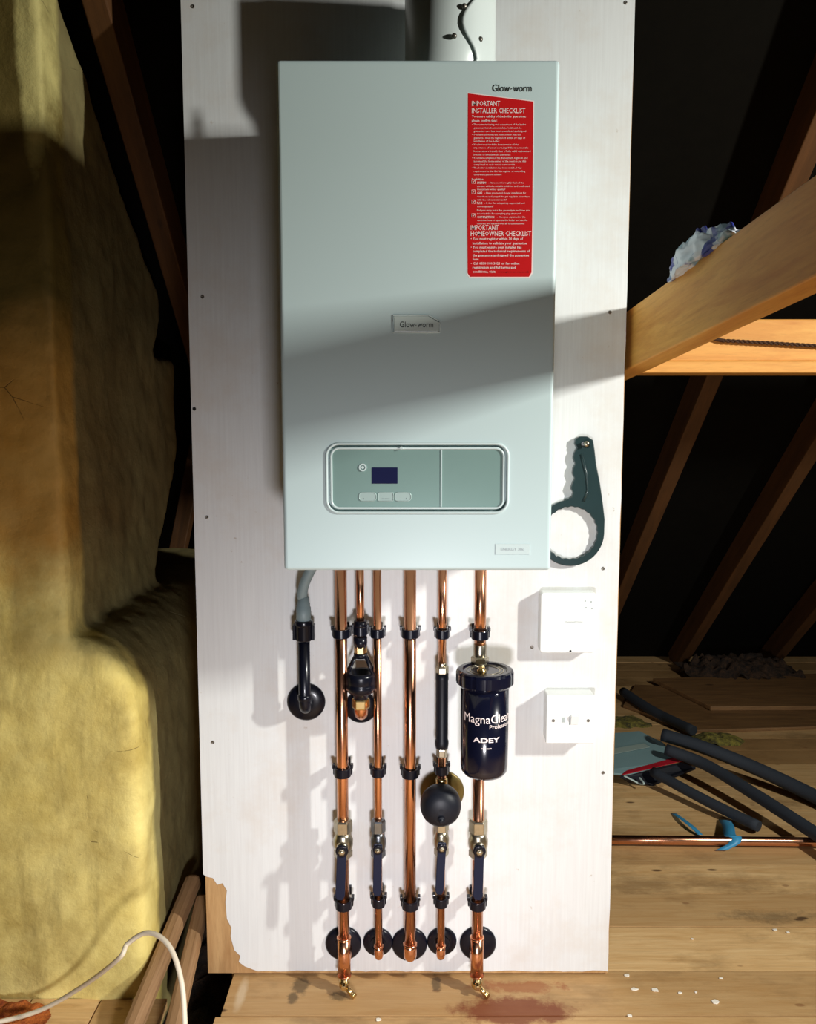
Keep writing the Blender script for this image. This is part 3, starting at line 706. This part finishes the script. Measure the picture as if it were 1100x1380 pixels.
# lever valves
def valve(key, py, r, mat, lab, tilt):
    x, rp = PX[key]; z = zat(py, YP); k = r / .011
    th = thing('lever_valve', lab, 'valve', (x, YP, z), 'lever valves'); mt = M[mat]
    for s, ln_, z0_ in ((1, .026, .022), (-1, .016, .012)):
        m = MB(); m.lathe([(r * 1.25, z0_), (r * 1.55, z0_ + .0015), (r * 1.55, z0_ + ln_ - .003), (r * 1.35, z0_ + ln_), (r * 1.02, z0_ + ln_ + .0005)], (x, YP, z), (0, 0, s), 6, False, 0); m.build('nut', mt, th, .0006)
    m = MB(); m.lathe([(r * 1.25, -.014), (r * 1.5, -.010), (r * 1.62, -.002), (r * 1.62, .008), (r * 1.38, .015), (r * 1.30, .024)], (x, YP, z), n=32)
    m.lathe([(r * .95, 0), (r * .95, .012 * k + .006), (r * .7, .014 * k + .008)], (x, YP, z), (0, -1, 0), 24); m.build('body', mt, th)
    yl = YP - .022 * k - .006
    m = MB(); hw = .0088 * k ** .5; Lh = .098 * k ** .2; prof = [(-hw * .9, .010), (hw * .9, .010), (hw * 1.1, .002), (hw, -.014), (hw, -Lh + .008), (hw * .6, -Lh), (-hw * .6, -Lh), (-hw, -Lh + .008), (-hw, -.014), (-hw * 1.1, .002)]
    ct, st = math.cos(tilt), math.sin(tilt)
    pts = [(x + a * ct + b2 * st * 1, yl, z - a * st + b2 * ct) for a, b2 in prof]
    m.prism(pts, (0, .004, 0)); lv = m.build('lever', M['sleeve'], th, .0012)
    m = MB(); m.lathe([(r * .58, .003), (r * .58, .0068), (r * .48, .0076)], (x, yl + .0005, z), (0, -1, 0), 6, False); m.lathe([(r * .34, .006), (r * .34, .0092), (r * .2, .0102)], (x, yl, z), (0, -1, 0), 14); m.build('lever_nut', M['nickel'], lv, .0004)
    m = MB(); m.lathe([(r * 1.02, 0), (r * 1.02, .003), (r * .8, .0042)], (x, yl + .0006, z), (0, -1, 0), 24); m.build('lever_cap', M['black'], lv)
    return th
valve('p1', 1136, .0118, 'nickel', 'nickel-plated lever valve with dark blue lever on the leftmost pipe', .05)
valve('p3', 1136, .0092, 'gunmetal', 'dark gunmetal lever valve on the thin pipe left of the central pipe', .02)
valve('p5', 1134, .0092, 'nickel', 'small lever valve directly under the round black vessel', .05)
valve('p6', 1136, .0118, 'nickel', 'lever valve on the copper pipe directly below the black filter', .02)

# drain cocks
for key, lab in (('p1', 'brass drain cock pointing down right under the leftmost pipe'), ('p6', 'brass drain cock pointing down right under the filter pipe')):
    x, r = PX[key]; z = zc1270 - .036
    th = thing('drain_cock', lab, 'drain cock', (x, YP, z), 'brass drain cocks')
    m = MB(); m.lathe([(.0085, 0), (.0085, -.012), (.0105, -.013), (.0105, -.024), (.006, -.030)][::-1], (x, YP, z + .004), n=20); m.build('body', M['brass'], th, 0)
    m = MB(); m.cyl((x, YP - .006, z - .014), (x + .022, YP - .016, z - .032), .0052, n=16); m.lathe([(.0052, 0), (.0064, .001), (.0052, .003), (.0064, .005), (.0064, .008)], (x + .014, YP - .0125, z - .0255), (.022, -.010, -.018), 16); m.build('spout', M['brass'], th)
    m = MB(); m.cyl((x, YP - .006, z - .012), (x, YP - .020, z - .012), .0052, n=6, smooth=False); m.build('key_nut', M['brass'], th, .0005)

# condensate run
ch_ = thing('condensate_pipe', 'grey hose and black plastic condensate pipe at the left below the boiler', 'pipe', (xat(409, 900), YP, .5))
xq = xat(409.5, 900); yq = -.045
zq = lambda py: zat(py, yq)
m = MB(); h0 = at_y(424, 765, yq - .02); pts = []
for i in range(15):
    u = i / 14; z_ = h0.z + .01 + (zq(806) - h0.z - .01) * u; pts.append((h0.x + (xq - .002 - h0.x) * (math.sin(u * PI / 2) ** 1.1), yq - .02 * (1 - u), z_))
m.tube(pts, [.0095 + .0004 * (i % 2) for i in range(15)], 20); m.build('hose', M['grey'], ch_)
m = MB(); m.lathe([(.0115, 0), (.0138, .002), (.0138, .028), (.0125, .029), (.0125, .036), (.0110, .037), (.0105, .048)], (xq, yq, zq(838)), n=28); m.build('adaptor', M['grey'], ch_)
m = MB(); m.lathe([(.0125, 0), (.0155, .003), (.0155, .030), (.0170, .031), (.0170, .040), (.0140, .0405)], (xq, yq, zq(864)), n=28)
for s in (-1, 1): m.bbox((xq + s * .015, yq - .006, zq(862)), (xq + s * .0205, yq + .012, zq(842)))
m.build('connector', M['black'], ch_, .0008)
m = MB(); ze = at_y(409, 956, yq).z; m.tube([(xq, yq, zq(862)), (xq, yq, ze + .016)] + [(xq, yq + .018 * (1 - math.cos(a)), ze + .016 - .018 * math.sin(a)) for a in [PI / 2 * i / 8 for i in range(9)]] + [(xq, -.006, ze - .002)], .0112, 24)
m.lathe([(.0125, 0), (.0133, .001), (.0133, .010), (.0125, .011)], (xq, yq, ze + .018), n=24)
m.build('tube', M['black'], ch_)
m = MB(); m.bbox((xq - .014, yq + .008, zq(856)), (xq + .014, -.001, zq(846))); m.build('clip', M['black'], ch_, .001)

# tundish
x2, r2 = PX['p2']
td = thing('tundish', 'black plastic tundish funnel with brass nuts left of the central pipe', 'tundish', (x2, YP, zat(910)))
z_ = lambda py: zat(py, YP)
m = MB(); m.lathe([(.0125, z_(880)), (.0125, z_(870))], (x2, YP, 0), n=6, smooth=False); m.build('nut', M['brass'], td, .0008)
m = MB(); m.lathe([(.0115, z_(872)), (.0130, z_(866)), (.0125, z_(858))], (x2, YP, 0), n=24); m.lathe([(.0118, z_(846)), (.0132, z_(842)), (.0118, z_(836))], (x2, YP, 0), n=24); m.build('socket', M['black'], td)
m = MB(); m.lathe([(.0125, z_(886)), (.0130, z_(880))], (x2, YP, 0), n=24)
for a in (.25, PI - .25, PI + .5, -.5):
    c1_ = Vector((x2 + .010 * math.cos(a), YP + .010 * math.sin(a), z_(883))); c2_ = Vector((x2 + .0265 * math.cos(a), YP + .0265 * math.sin(a), z_(906))); m.tube([c1_, c1_.lerp(c2_, .5), c2_], .0028, 8)
m.build('strut', M['black'], td)
m = MB(); m.lathe([(.0115, z_(944)), (.0135, z_(940)), (.0145, z_(936)), (.0240, z_(932)), (.0285, z_(927)), (.0285, z_(922)), (.0275, z_(921)), (.0285, z_(919)), (.0285, z_(910)), (.0270, z_(905)), (.0200, z_(906)), (.008, z_(925))], (x2, YP, 0), n=40)
m.build('funnel', M['black'], td)
m = MB(); m.lathe([(.0160, z_(954)), (.0172, z_(952)), (.0172, z_(943)), (.0160, z_(941))], (x2, YP, 0), n=6, smooth=False); m.build('nut', M['brass'], td, .0008)
ze = at_y(487, 966, YP).z
m = MB(); m.tube([(x2, YP, z_(950)), (x2, YP, ze + .018)] + [(x2, YP + .018 * (1 - math.cos(a)), ze + .020 - .018 * math.sin(a)) for a in [PI / 2 * i / 8 for i in range(9)]] + [(x2, -.008, ze + .002)], .0128, 24); m.build('elbow', M['copper'], td)

# sleeved connector + vessel on p5
x5, r5 = PX['p5']
sv = thing('sleeved_connector', 'slim black sleeved connector with metal nuts on the thin pipe left of the filter', 'connector', (x5, YP, z_(960)))
m = MB(); m.lathe([(.0116, z_(1008)), (.0128, z_(1003)), (.0128, z_(998)), (.0115, z_(996)), (.0115, z_(918)), (.0122, z_(914)), (.0118, z_(907))], (x5, YP, 0), n=28); m.build('sleeve', M['blackmat'], sv)
m = MB(); m.lathe([(.0112, z_(908)), (.0124, z_(906)), (.0124, z_(899)), (.0112, z_(897))], (x5, YP, 0), n=6, smooth=False); m.lathe([(.0085, z_(899)), (.0085, z_(893))], (x5, YP, 0), n=20); m.build('nut', M['nickel'], sv, .0006)
m = MB(); m.lathe([(.0095, z_(1020)), (.0108, z_(1018)), (.0108, z_(1010)), (.0095, z_(1007))], (x5, YP, 0), n=6, smooth=False); m.build('nut', M['nickel'], sv, .0006)
vz = at_y(594.5, 1091, -.098)
vs_ = thing('expansion_vessel', 'small round black vessel mounted on the thin pipe beside the filter', 'vessel', vz)
m = MB(); m.lathe([(.008, .050), (.026, .046), (.0375, .030), (.0385, .022), (.0385, .016), (.0370, .006), (.030, -.004), (.018, -.009), (.006, -.011)], vz, (0, 1, .0), 48); m.build('body', M['blackmat'], vs_)
m = MB(); m.lathe([(.0068, 0), (.0068, .004), (.0055, .006), (.0040, .006), (.0040, .010), (.0022, .0105)], vz + Vector((0, -.009, -.014)), (0, -1, -.15), 20); m.annulus(vz + Vector((0, -.0065, -.014)), (0, -1, -.15), .0085, .0105, .0025, 24); m.build('valve_cap', M['blackmat'], vs_)
m = MB(); zz = z_(1056); m.lathe([(.010, 0), (.0112, .003), (.0112, .015), (.010, .018)], (x5, YP, zz - .006), n=20); m.lathe([(.009, 0), (.009, .024)], (x5, YP, zz - .002), (0, -1, -.4), 6, False); m.build('tee', M['brass'], vs_)
pd = at_y(596, 1066, 0)
m = MB(); m.lathe([(.043, 0), (.0435, .002), (.041, .0045), (.012, .006)], (pd.x, -.001, pd.z), (0, -1, 0), 48)
tag(m.build('bronze_plate', M['olive'], None, origin=(pd.x, -.001, pd.z)), 'dull bronze round wall plate behind the round black vessel', 'plate')

# magnetic filter
YM = -.094
xm = at_y(653, 980, YM).x
mf = thing('magnetic_filter', 'black cylindrical magnetic filter with screw cap on the right-hand copper pipe', 'filter', (xm, YM, zat(1000, YM)))
zm = lambda py: zat(py, YM)
ztop = zm(901); zcapb = at_y(650, 934, YM - .053).z; zbot = at_y(650, 1049, YM - .030).z; RB = .0440; RC = .0530
m = MB(); m.lathe([(RB * .55, zbot - .004), (RB * .85, zbot - .001), (RB * .97, zbot + .006), (RB * .99, zbot + .016), (RB, zcapb + .005)], (xm, YM, 0), n=64); body = m.build('canister', M['magna'], mf)
m = MB(); n = 96; rs = []
for r0, h in ((RB + .001, zcapb - .004), (RC - .004, zcapb), (RC, zcapb + .004), (RC, ztop - .006), (RC - .0015, ztop - .002), (RC - .005, ztop), (RC - .012, ztop), (RC - .015, ztop - .003), (.004, ztop - .003)):
    ring = []
    for i in range(n):
        a = 2 * PI * i / n; k = 1 - (.018 if (i % 8 in (0, 1)) and r0 > RC - .002 else 0); ring.append(m.b.verts.new((xm + r0 * k * math.cos(a), YM + r0 * k * math.sin(a), h)))
    rs.append(ring)
m.skin(rs, smooth=False); m.build('cap', M['magna'], mf)
m = MB(); m.annulus((xm, YM, ztop - .0032), (0, 0, 1), .026, .028, .0010, 48); m.annulus((xm, YM, ztop - .0032), (0, 0, 1), .033, .0345, .0010, 48); m.build('cap_ring', M['nickel'], mf)
def wrap(txt, xc, zbase, wid, h, bold=0):
    me = text_mesh(txt, 1, bold, 0, 3); xs = [v.co.x for v in me.vertices]; a, b2 = min(xs), max(xs); m = MB(); m.b.from_mesh(me)
    bmesh.ops.triangulate(m.b, faces=m.b.faces)
    for v in m.b.verts:
        th_ = ((v.co.x - (a + b2) / 2) * wid / (b2 - a) + xc) / RB; zz_ = zbase + v.co.y * h / .72; r0 = RB + .0005
        v.co = Vector((xm + r0 * math.sin(th_), YM - r0 * math.cos(th_), zz_))
    return m
zf = lambda py: at_y(650, py, YM - RB).z
m = wrap('MagnaClean', .0045, zf(975.5), .100, .0165, 0); m.build('lettering', M['whiteprint'], body, recalc=False)
m = wrap('Professional', .031, zf(983), .052, .0080, 0); m.build('lettering', M['whiteprint'], body, recalc=False)
m = wrap('ADEY', .0, zf(1001), .050, .0086, .03); m.build('lettering', M['whiteprint'], body, recalc=False)
m = wrap('adey.com', .0, zf(1010), .018, .0036, .01); m.build('lettering', M['whiteprint'], body, recalc=False)
x6, r6 = PX['p6']
m = MB(); m.cyl((x6, YP, zat(893)), (x6, YP, zat(868)), r6 * 1.12, n=24); m.lathe([(r6 * 1.3, 0), (r6 * 1.55, .002), (r6 * 1.55, .011), (r6 * 1.3, .013)], (x6, YP, zat(893)), n=6, smooth=False)
m.lathe([(r6 * 1.15, 0), (r6 * 1.25, .006), (r6 * 1.25, .02), (r6 * 1.05, .024)], (x6, YP, zat(906)), n=24)
m.build('inlet_coupling', M['nickel'], mf, .0005)
m = MB(); m.lathe([(.0085, 0), (.0085, .006), (.0055, .008), (.0055, .012)], (x6 - .002, YM - .018, ztop - .003), n=16); m.build('bleed_valve', M['brass'], mf)
m = MB(); m.lathe([(.0200, 0), (.0225, .004), (.0225, .012)], (x6, YP - .012, zbot - .010), n=32); m.build('outlet_port', M['magna'], mf)

# ------------------------------------------------------------------ spanner on the wall
wp = at_y(778, 722, -.012); YW = -.007
wrn = thing('filter_spanner', 'dark green-black plastic ring spanner with wavy grip hanging beside the boiler', 'spanner', (wp.x, YW, wp.z))
def wq(px, py): p = at_y(px, py, YW); return (p.x, p.z)
cx0, cz0 = wq(769, 718); ro = (wq(814, 716)[0] - cx0); ri = (wq(804.5, 716)[0] - cx0)
outer = [wq(*p) for p in ((775, 592), (781, 588), (791, 588), (799, 593), (801, 606), (803, 625), (808, 650), (812, 678), (814.5, 700))]
arc = []
a0 = .1; a1 = -(2 * PI - 1.80)
for i in range(1, 37):
    a = a0 + (a1 - a0) * i / 36; arc.append((cx0 + ro * math.cos(a), cz0 + ro * math.sin(a)))
wav = [wq(*p) for p in ((766, 673), (770, 670), (772, 664), (769, 658), (771, 651), (774, 645), (771, 638), (772, 631), (775, 625), (772, 618), (773, 611), (777, 604), (774, 598))]
m = MB(); m.prism([(x, YW - .005, z) for x, z in outer + arc + wav], (0, .011, 0)); head = m.build('spanner_body', M['wrench'], wrn)
n = 96; inn = []
for i in range(n):
    a = 2 * PI * i / n; rr = ri * (1 + .018 * math.cos(a * 24)); inn.append((cx0 + rr * math.cos(a) * 1.0, 0, cz0 + rr * math.sin(a)))
m = MB(); m.prism([(x, YW - .03, z) for x, _, z in inn], (0, .06, 0)); cut(head, m.build('c', M['wrench'], wrn))
hx, hz = wq(788, 599)
m = MB(); m.prism([(x, YW - .03, z) for x, _, z in rrect(hx - .007, hx + .008, hz - .006, hz + .005, .004, 0)], (0, .06, 0)); cut(head, m.build('c', M['wrench'], wrn))
mm = head.modifiers.new('bevel', 'BEVEL'); mm.width = .0016; mm.segments = 2; mm.limit_method = 'ANGLE'
m = MB(); gp = [wq(*p) for p in ((783, 612), (790, 640), (792, 660), (786, 675))]; m.tube([(x, YW - .005, z) for x, z in gp], .0025, 8); m.build('grip_rib', M['wrench'], wrn)
m = MB(); m.lathe([(.0024, -.012), (.0024, .010), (.0055, .011), (.0048, .014), (.001, .0145)], (hx + .001, -.009, hz + .0015), (0, -1, 0), 14)
tag(m.build('hanging_screw', M['nickel'], None, origin=(hx, -.009, hz)), 'bright screw the ring spanner hangs on', 'screw')

# ------------------------------------------------------------------ wall boxes
YT = -.030
a = at_y(729, 799, YT); b_ = at_y(802, 880, YT)
rx = thing('receiver_box', 'square white wireless receiver box on the panel above the white switch', 'receiver', ((a.x + b_.x) / 2, -.015, b_.z))
m = MB(); m.prism([(x, YT, z) for x, _, z in rrect(a.x, b_.x, b_.z, a.z, .006, 0)], (0, -YT - .002, 0)); m.build('cover', M['plastic'], rx, .0025, 3)
m = MB(); m.bbox((a.x + .003, -.004, b_.z + .003), (b_.x - .003, -.0009, a.z - .003)); m.build('backplate', M['plastic'], rx)
M['pale'] = plain('pale_mark', rgb(176, 186, 184), .5)
m = MB(); p = at_y(774, 838, YT); flat_text(m, 'Honeywell Home', p.x - .017, p.x + .016, p.z - .001, YT - .0003, .0026, .01); m.build('lettering', M['pale'], rx)
for px, py in ((789, 810), (797, 811), (790, 819), (798, 820)):
    p = at_y(px, py, YT); m = MB(); m.lathe([(.0016, 0), (.0016, .0004)], (p.x, YT, p.z), (0, -1, 0), 10); m.build('indicator', M['pale'], rx)
p = at_y(769, 878, YT); m = MB(); m.lathe([(.002, 0), (.002, .0008)], (p.x, YT, p.z + .001), (0, -1, 0), 10); m.build('screw', M['dark'], rx)
YS = -.040
a = at_y(737, 937, YS); b_ = at_y(801, 1002, YS)
sw = thing('wall_switch', 'square white isolator switch with two screws below the receiver box', 'switch', ((a.x + b_.x) / 2, -.015, b_.z))
m = MB(); m.bbox((a.x + .001, YS + .009, b_.z + .001), (b_.x - .001, -.001, a.z - .001)); m.build('back_box', M['plastic'], sw, .002)
m = MB(); m.bbox((a.x, YS, b_.z), (b_.x, YS + .0085, a.z)); m.build('faceplate', M['plastic'], sw, .002, 3)
for px in (746, 793):
    p = at_y(px, 971, YS); m = MB(); m.lathe([(.0030, 0), (.0030, .0006), (.0022, .001)], (p.x, YS - .0001, p.z), (0, -1, 0), 14); m.bbox((p.x - .0026, YS - .0014, p.z - .0004), (p.x + .0026, YS - .0008, p.z + .0004)); m.build('screw', M['steel'], sw)
p = at_y(775, 970, YS); m = MB(); m.prism([(p.x - .008, YS, p.z - .0095), (p.x - .008, YS, p.z + .0095), (p.x - .008, YS - .006, p.z + .0095), (p.x - .008, YS - .001, p.z - .0095)], (.015, 0, 0)); m.build('rocker', M['plastic'], sw, .0006)
p = at_y(760, 970, YS); m = MB(); m.bbox((p.x - .003, YS - .001, p.z - .005), (p.x + .002, YS, p.z + .005)); m.build('marking', M['pale'], sw)
p = at_y(768, 971, YS); m = MB(); m.bbox((p.x - .0006, YS - .0008, p.z - .0085), (p.x + .0004, YS, p.z + .0085)); m.build('gap', M['greyink'], sw)

# ------------------------------------------------------------------ floor things, right
def floor_tube(pts, r, name, mat, label, cat, group=None, hollow=False, n=18):
    m = MB(); m.tube(pts, r, n); o = m.build(name, mat, None, origin=pts[0]); return tag(o, label, cat, group)
zp = .018
a, b_ = at_z(790, 1131, zp), at_z(1180, 1136, zp)
mid = at_z(1060, 1134, zp)
floor_tube([a, a.lerp(mid, .5), mid, b_], .0115, 'copper_pipe', M['copper'], 'long copper pipe lying across the floor with blue tape on it', 'pipe', n=24)
def smooth(P, n=8):
    P = [Vector(p) for p in P]; out = []
    Q = [P[0] * 2 - P[1]] + P + [P[-1] * 2 - P[-2]]
    for i in range(1, len(Q) - 2):
        for k in range(n):
            t_ = k / n; a, b2, c2, d2 = Q[i - 1], Q[i], Q[i + 1], Q[i + 2]
            out.append(.5 * ((2 * b2) + (c2 - a) * t_ + (2 * a - 5 * b2 + 4 * c2 - d2) * t_ ** 2 + (3 * b2 - a - 3 * c2 + d2) * t_ ** 3))
    return out + [P[-1]]
def strip(path, wid, side, name, mat, label, th=.0006):
    m = MB(); P = smooth(path, 6); side = Vector(side).normalized() * wid / 2; A_ = [m.b.verts.new(p + side) for p in P]; B_ = [m.b.verts.new(p - side) for p in P]
    for i in range(len(P) - 1): f = m.b.faces.new((A_[i], A_[i + 1], B_[i + 1], B_[i])); f.smooth = True
    o = m.build(name, mat, None, recalc=False); s_ = o.modifiers.new('s', 'SOLIDIFY'); s_.thickness = th; s_.offset = 0; return tag(o, label, 'tape', 'strips of blue tape') if label else o
q = at_z(988, 1134, zp); k = .0128
loop = []
for i in range(9):
    a = -PI * .15 + 1.35 * PI * i / 8; loop.append(q + Vector(((i - 4) * .0035 + .004, math.cos(a + PI) * k, math.sin(a) * k + (.000 if i < 8 else 0))))
tail = [at_z(982, 1108, .012) , at_z(984, 1120, .03)]
strip([at_z(976, 1104, .006), at_z(982, 1114, .022), q + Vector((-.004, .010, .012)), q + Vector((.006, 0, k)), q + Vector((-.002, -k, .002)), at_z(972, 1146, .004)], .030, (1, -.15, .1), 'tape_strip', M['tape'], 'blue tape wrapped round the copper pipe on the floor')
strip([at_z(908, 1096, .002), at_z(920, 1104, .012), at_z(934, 1115, .014), at_z(944, 1125, .006)], .014, (1, -.1, .0), 'tape_strip', M['tape'], 'loose blue tape offcut on the floor left of the taped pipe')
def fz(px, py, z): return at_z(px, py, z)
foamlab = 'lengths of black foam pipe insulation'
T = .021
floor_tube(smooth([fz(893, 990, .10), fz(950, 1008, .085), fz(1020, 1036, .055), fz(1100, 1074, .03), fz(1200, 1125, .022)]), T, 'foam_tube', M['foam'], 'upper black foam insulation tube reaching the right frame edge', 'foam tube', foamlab)
floor_tube(smooth([fz(898, 1010, .088), fz(950, 1030, .072), fz(1020, 1072, .058), fz(1100, 1124, .05), fz(1170, 1170, .05)]), T * .85, 'foam_tube', M['foam'], 'middle black foam insulation tube crossing above the copper pipe end', 'foam tube', foamlab)
floor_tube(smooth([fz(880, 1040, .05), fz(950, 1078, .035), fz(1023, 1114, .024)]), T * .72, 'foam_tube', M['foam'], 'short black foam insulation tube ending near the blue tape', 'foam tube', foamlab)
floor_tube(smooth([fz(840, 932, .03), fz(880, 958, .03), fz(935, 985, .024)]), .018, 'foam_tube', M['foam'], 'dark foam insulation tube lying behind the teal folded sheet', 'foam tube', foamlab)
# folded sheet
M['teal'] = plain('teal_sheet', rgb(124, 154, 156), .5, var=.12, scale=6); M['tealpale'] = plain('pale_sheet', rgb(150, 168, 160), .5); M['redstripe'] = plain('red_stripe', rgb(170, 24, 40), .5)
sh = thing('folded_sheet', 'folded teal plastic sheet with a red stripe beside the white panel', 'sheet', tuple(fz(880, 1030, .0)))
def lift(px, py, z): return tuple(fz(px, py, z))
m = MB(); m.prism([lift(800, 990, .06), lift(862, 985, .065), lift(893, 1000, .065), lift(918, 1024, .055), lift(845, 1043, .045), lift(800, 1040, .05)], (0, 0, -.006)); m.build('fold', M['teal'], sh, .001)
m = MB(); m.prism([lift(800, 1014, .0585), lift(868, 1002, .0640), lift(876, 1007, .0635), lift(800, 1022, .0575)], (0, 0, .001)); m.build('band', M['tealpale'], sh)
m = MB(); m.prism([lift(845, 1039, .0475), lift(912, 1021, .057), lift(920, 1026, .056), lift(838, 1045, .046)], (0, 0, .002)); m.build('stripe', M['redstripe'], sh)
m = MB(); m.prism([lift(836, 1045, .04), lift(918, 1027, .05), lift(938, 1034, .03), lift(880, 1056, .012), lift(848, 1052, .012)], (0, 0, -.008)); m.build('underfold', M['blackmat'], sh, .001)
M['tealedge'] = plain('pale_edge', rgb(180, 200, 196), .4)
m = MB(); m.tube(smooth([lift(834, 1042, .04), lift(850, 1050, .03), lift(862, 1056, .02), lift(868, 1056, .03), lift(862, 1048, .036)]), .0028, 8); m.build('edging', M['tealedge'], sh)
# loose boards and debris far right
def loose(name, px, z, th, lab, mat='floor2'):
    m = MB(); m.prism([lift(a_, b2, z) for a_, b2 in px], (0, 0, -th)); return tag(m.build(name, M[mat], None, .002), lab, 'board')
M['floor2'] = wood('loose_board', rgb(140, 104, 62), rgb(100, 70, 40), long=(1.5, 14, 14))
loose('loose_board', [(958, 952), (880, 914), (1180, 905), (1300, 950)], .03, .0175, 'wide loose board lying in the dim far corner by the eaves')
loose('loose_board', [(840, 950), (856, 922), (905, 925), (955, 957), (1180, 957), (1200, 976), (935, 984)], .012, .012, 'thin loose board in front of the wide one near the eaves')
o = terrain('insulation_debris', fz(940, 930, 0).x, fz(1100, 930, 0).x, fz(0, 925, 0).y, fz(0, 900, 0).y, .031, .04, M['dirt'], 60, 40, True); tag(o, 'dusty insulation debris heaped on the boards at the eaves', 'debris', kind='stuff')
c0 = fz(968, 998, 0); o = terrain('wool_scrap', c0.x - .10, c0.x + .09, c0.y - .05, c0.y + .06, .001, .014, M['wool'], 50, 40, True); tag(o, 'scrap of yellow-green wool insulation behind the foam tubes', 'insulation', kind='stuff')
c0 = fz(850, 974, 0); o = terrain('wool_scrap', c0.x - .10, c0.x + .07, c0.y - .06, c0.y + .06, .001, .012, M['wool'], 50, 40, True); tag(o, 'scrap of wool insulation beside the panel behind the teal sheet', 'insulation', kind='stuff')
chips = [(845, 1315, .006, 'small pale plaster chip on the floor nearest the panel lower right corner'), (855, 1334, .007, 'plaster chip with a dark ring beside it, right of the panel foot'), (883, 1335, .007, 'oval plaster chip on the floor right of the ringed one'),
 (917, 1339, .004, 'tiny plaster chip, left one of a close pair on the floor'), (938, 1338, .003, 'tiny plaster chip, right one of a close pair on the floor'), (965, 1351, .008, 'largest plaster chip on the floor, right of the close pair'),
 (972, 1319, .004, 'small plaster chip on the floor behind the largest one'), (849, 1370, .005, 'plaster chip at the bottom frame edge right of the rusty stain'), (1045, 1254, .006, 'plaster chip in the plank gap near the right frame edge'),
 (510, 1375, .005, 'plaster chip on the floor in front of the panel left of the rusty stain'), (1062, 1257, .004, 'rightmost tiny plaster chip in the plank gap'), (933, 1266, .003, 'plaster chip by itself midway between the panel and the right edge')]
for px, py, s, lab in chips:
    p = fz(px, py, 0); m = MB(); pts = [(p.x + math.cos(k * PI / 4) * s * random.uniform(.7, 1.3), p.y + math.sin(k * PI / 4) * s * .7 * random.uniform(.7, 1.3), .0002) for k in range(8)]
    m.prism(pts, (0, 0, .0022)); tag(m.build('plaster_chip', M['chip'], None, .0006), lab, 'chip', 'plaster chips on the floor')

# ------------------------------------------------------------------ left: battens, cable, orange wool
e1, s1 = fz(262, 1184, .12), fz(165, 1420, .022)
e2_, s2 = fz(274, 1212, .09), fz(226, 1420, .022)
timber('batten', s1, e1, .034, .034, M['batten'], 'upper of two weathered wooden battens leaning beside the chimney', 'batten', 'wooden battens by the chimney', bevel=.011)
timber('batten', s2, e2_, .030, .034, M['batten'], 'lower of two weathered wooden battens, nearer the white panel', 'batten', 'wooden battens by the chimney', bevel=.009)
cb = smooth([fz(-30, 1384, .035), fz(50, 1363, .04), fz(110, 1330, .10), at_y(160, 1292, -.25), at_y(172, 1272, -.24), at_y(200, 1257, -.25), at_y(228, 1275, -.28), at_y(245, 1325, -.32), at_y(250, 1400, -.36), at_y(250, 1450, -.38)], 8)
floor_tube(cb, .0042, 'cable', M['cable'], 'cream cable looping up in front of the chimney and battens', 'cable', n=12)
c0 = fz(10, 1368, 0); o = terrain('orange_wool', c0.x - .15, c0.x + .085, c0.y - .08, -.075, .001, .018, M['orange'], 50, 40, True); tag(o, 'orange-brown fluffy insulation at the foot of the chimney', 'insulation', kind='stuff')

timber('strut', at_y(219, 850, 1.12), at_y(268, 600, 1.12), .05, .05, M['rafter'], 'dark brown timber strut leaning between the chimney flank and the white panel', 'strut', up=(0, 1, 0))
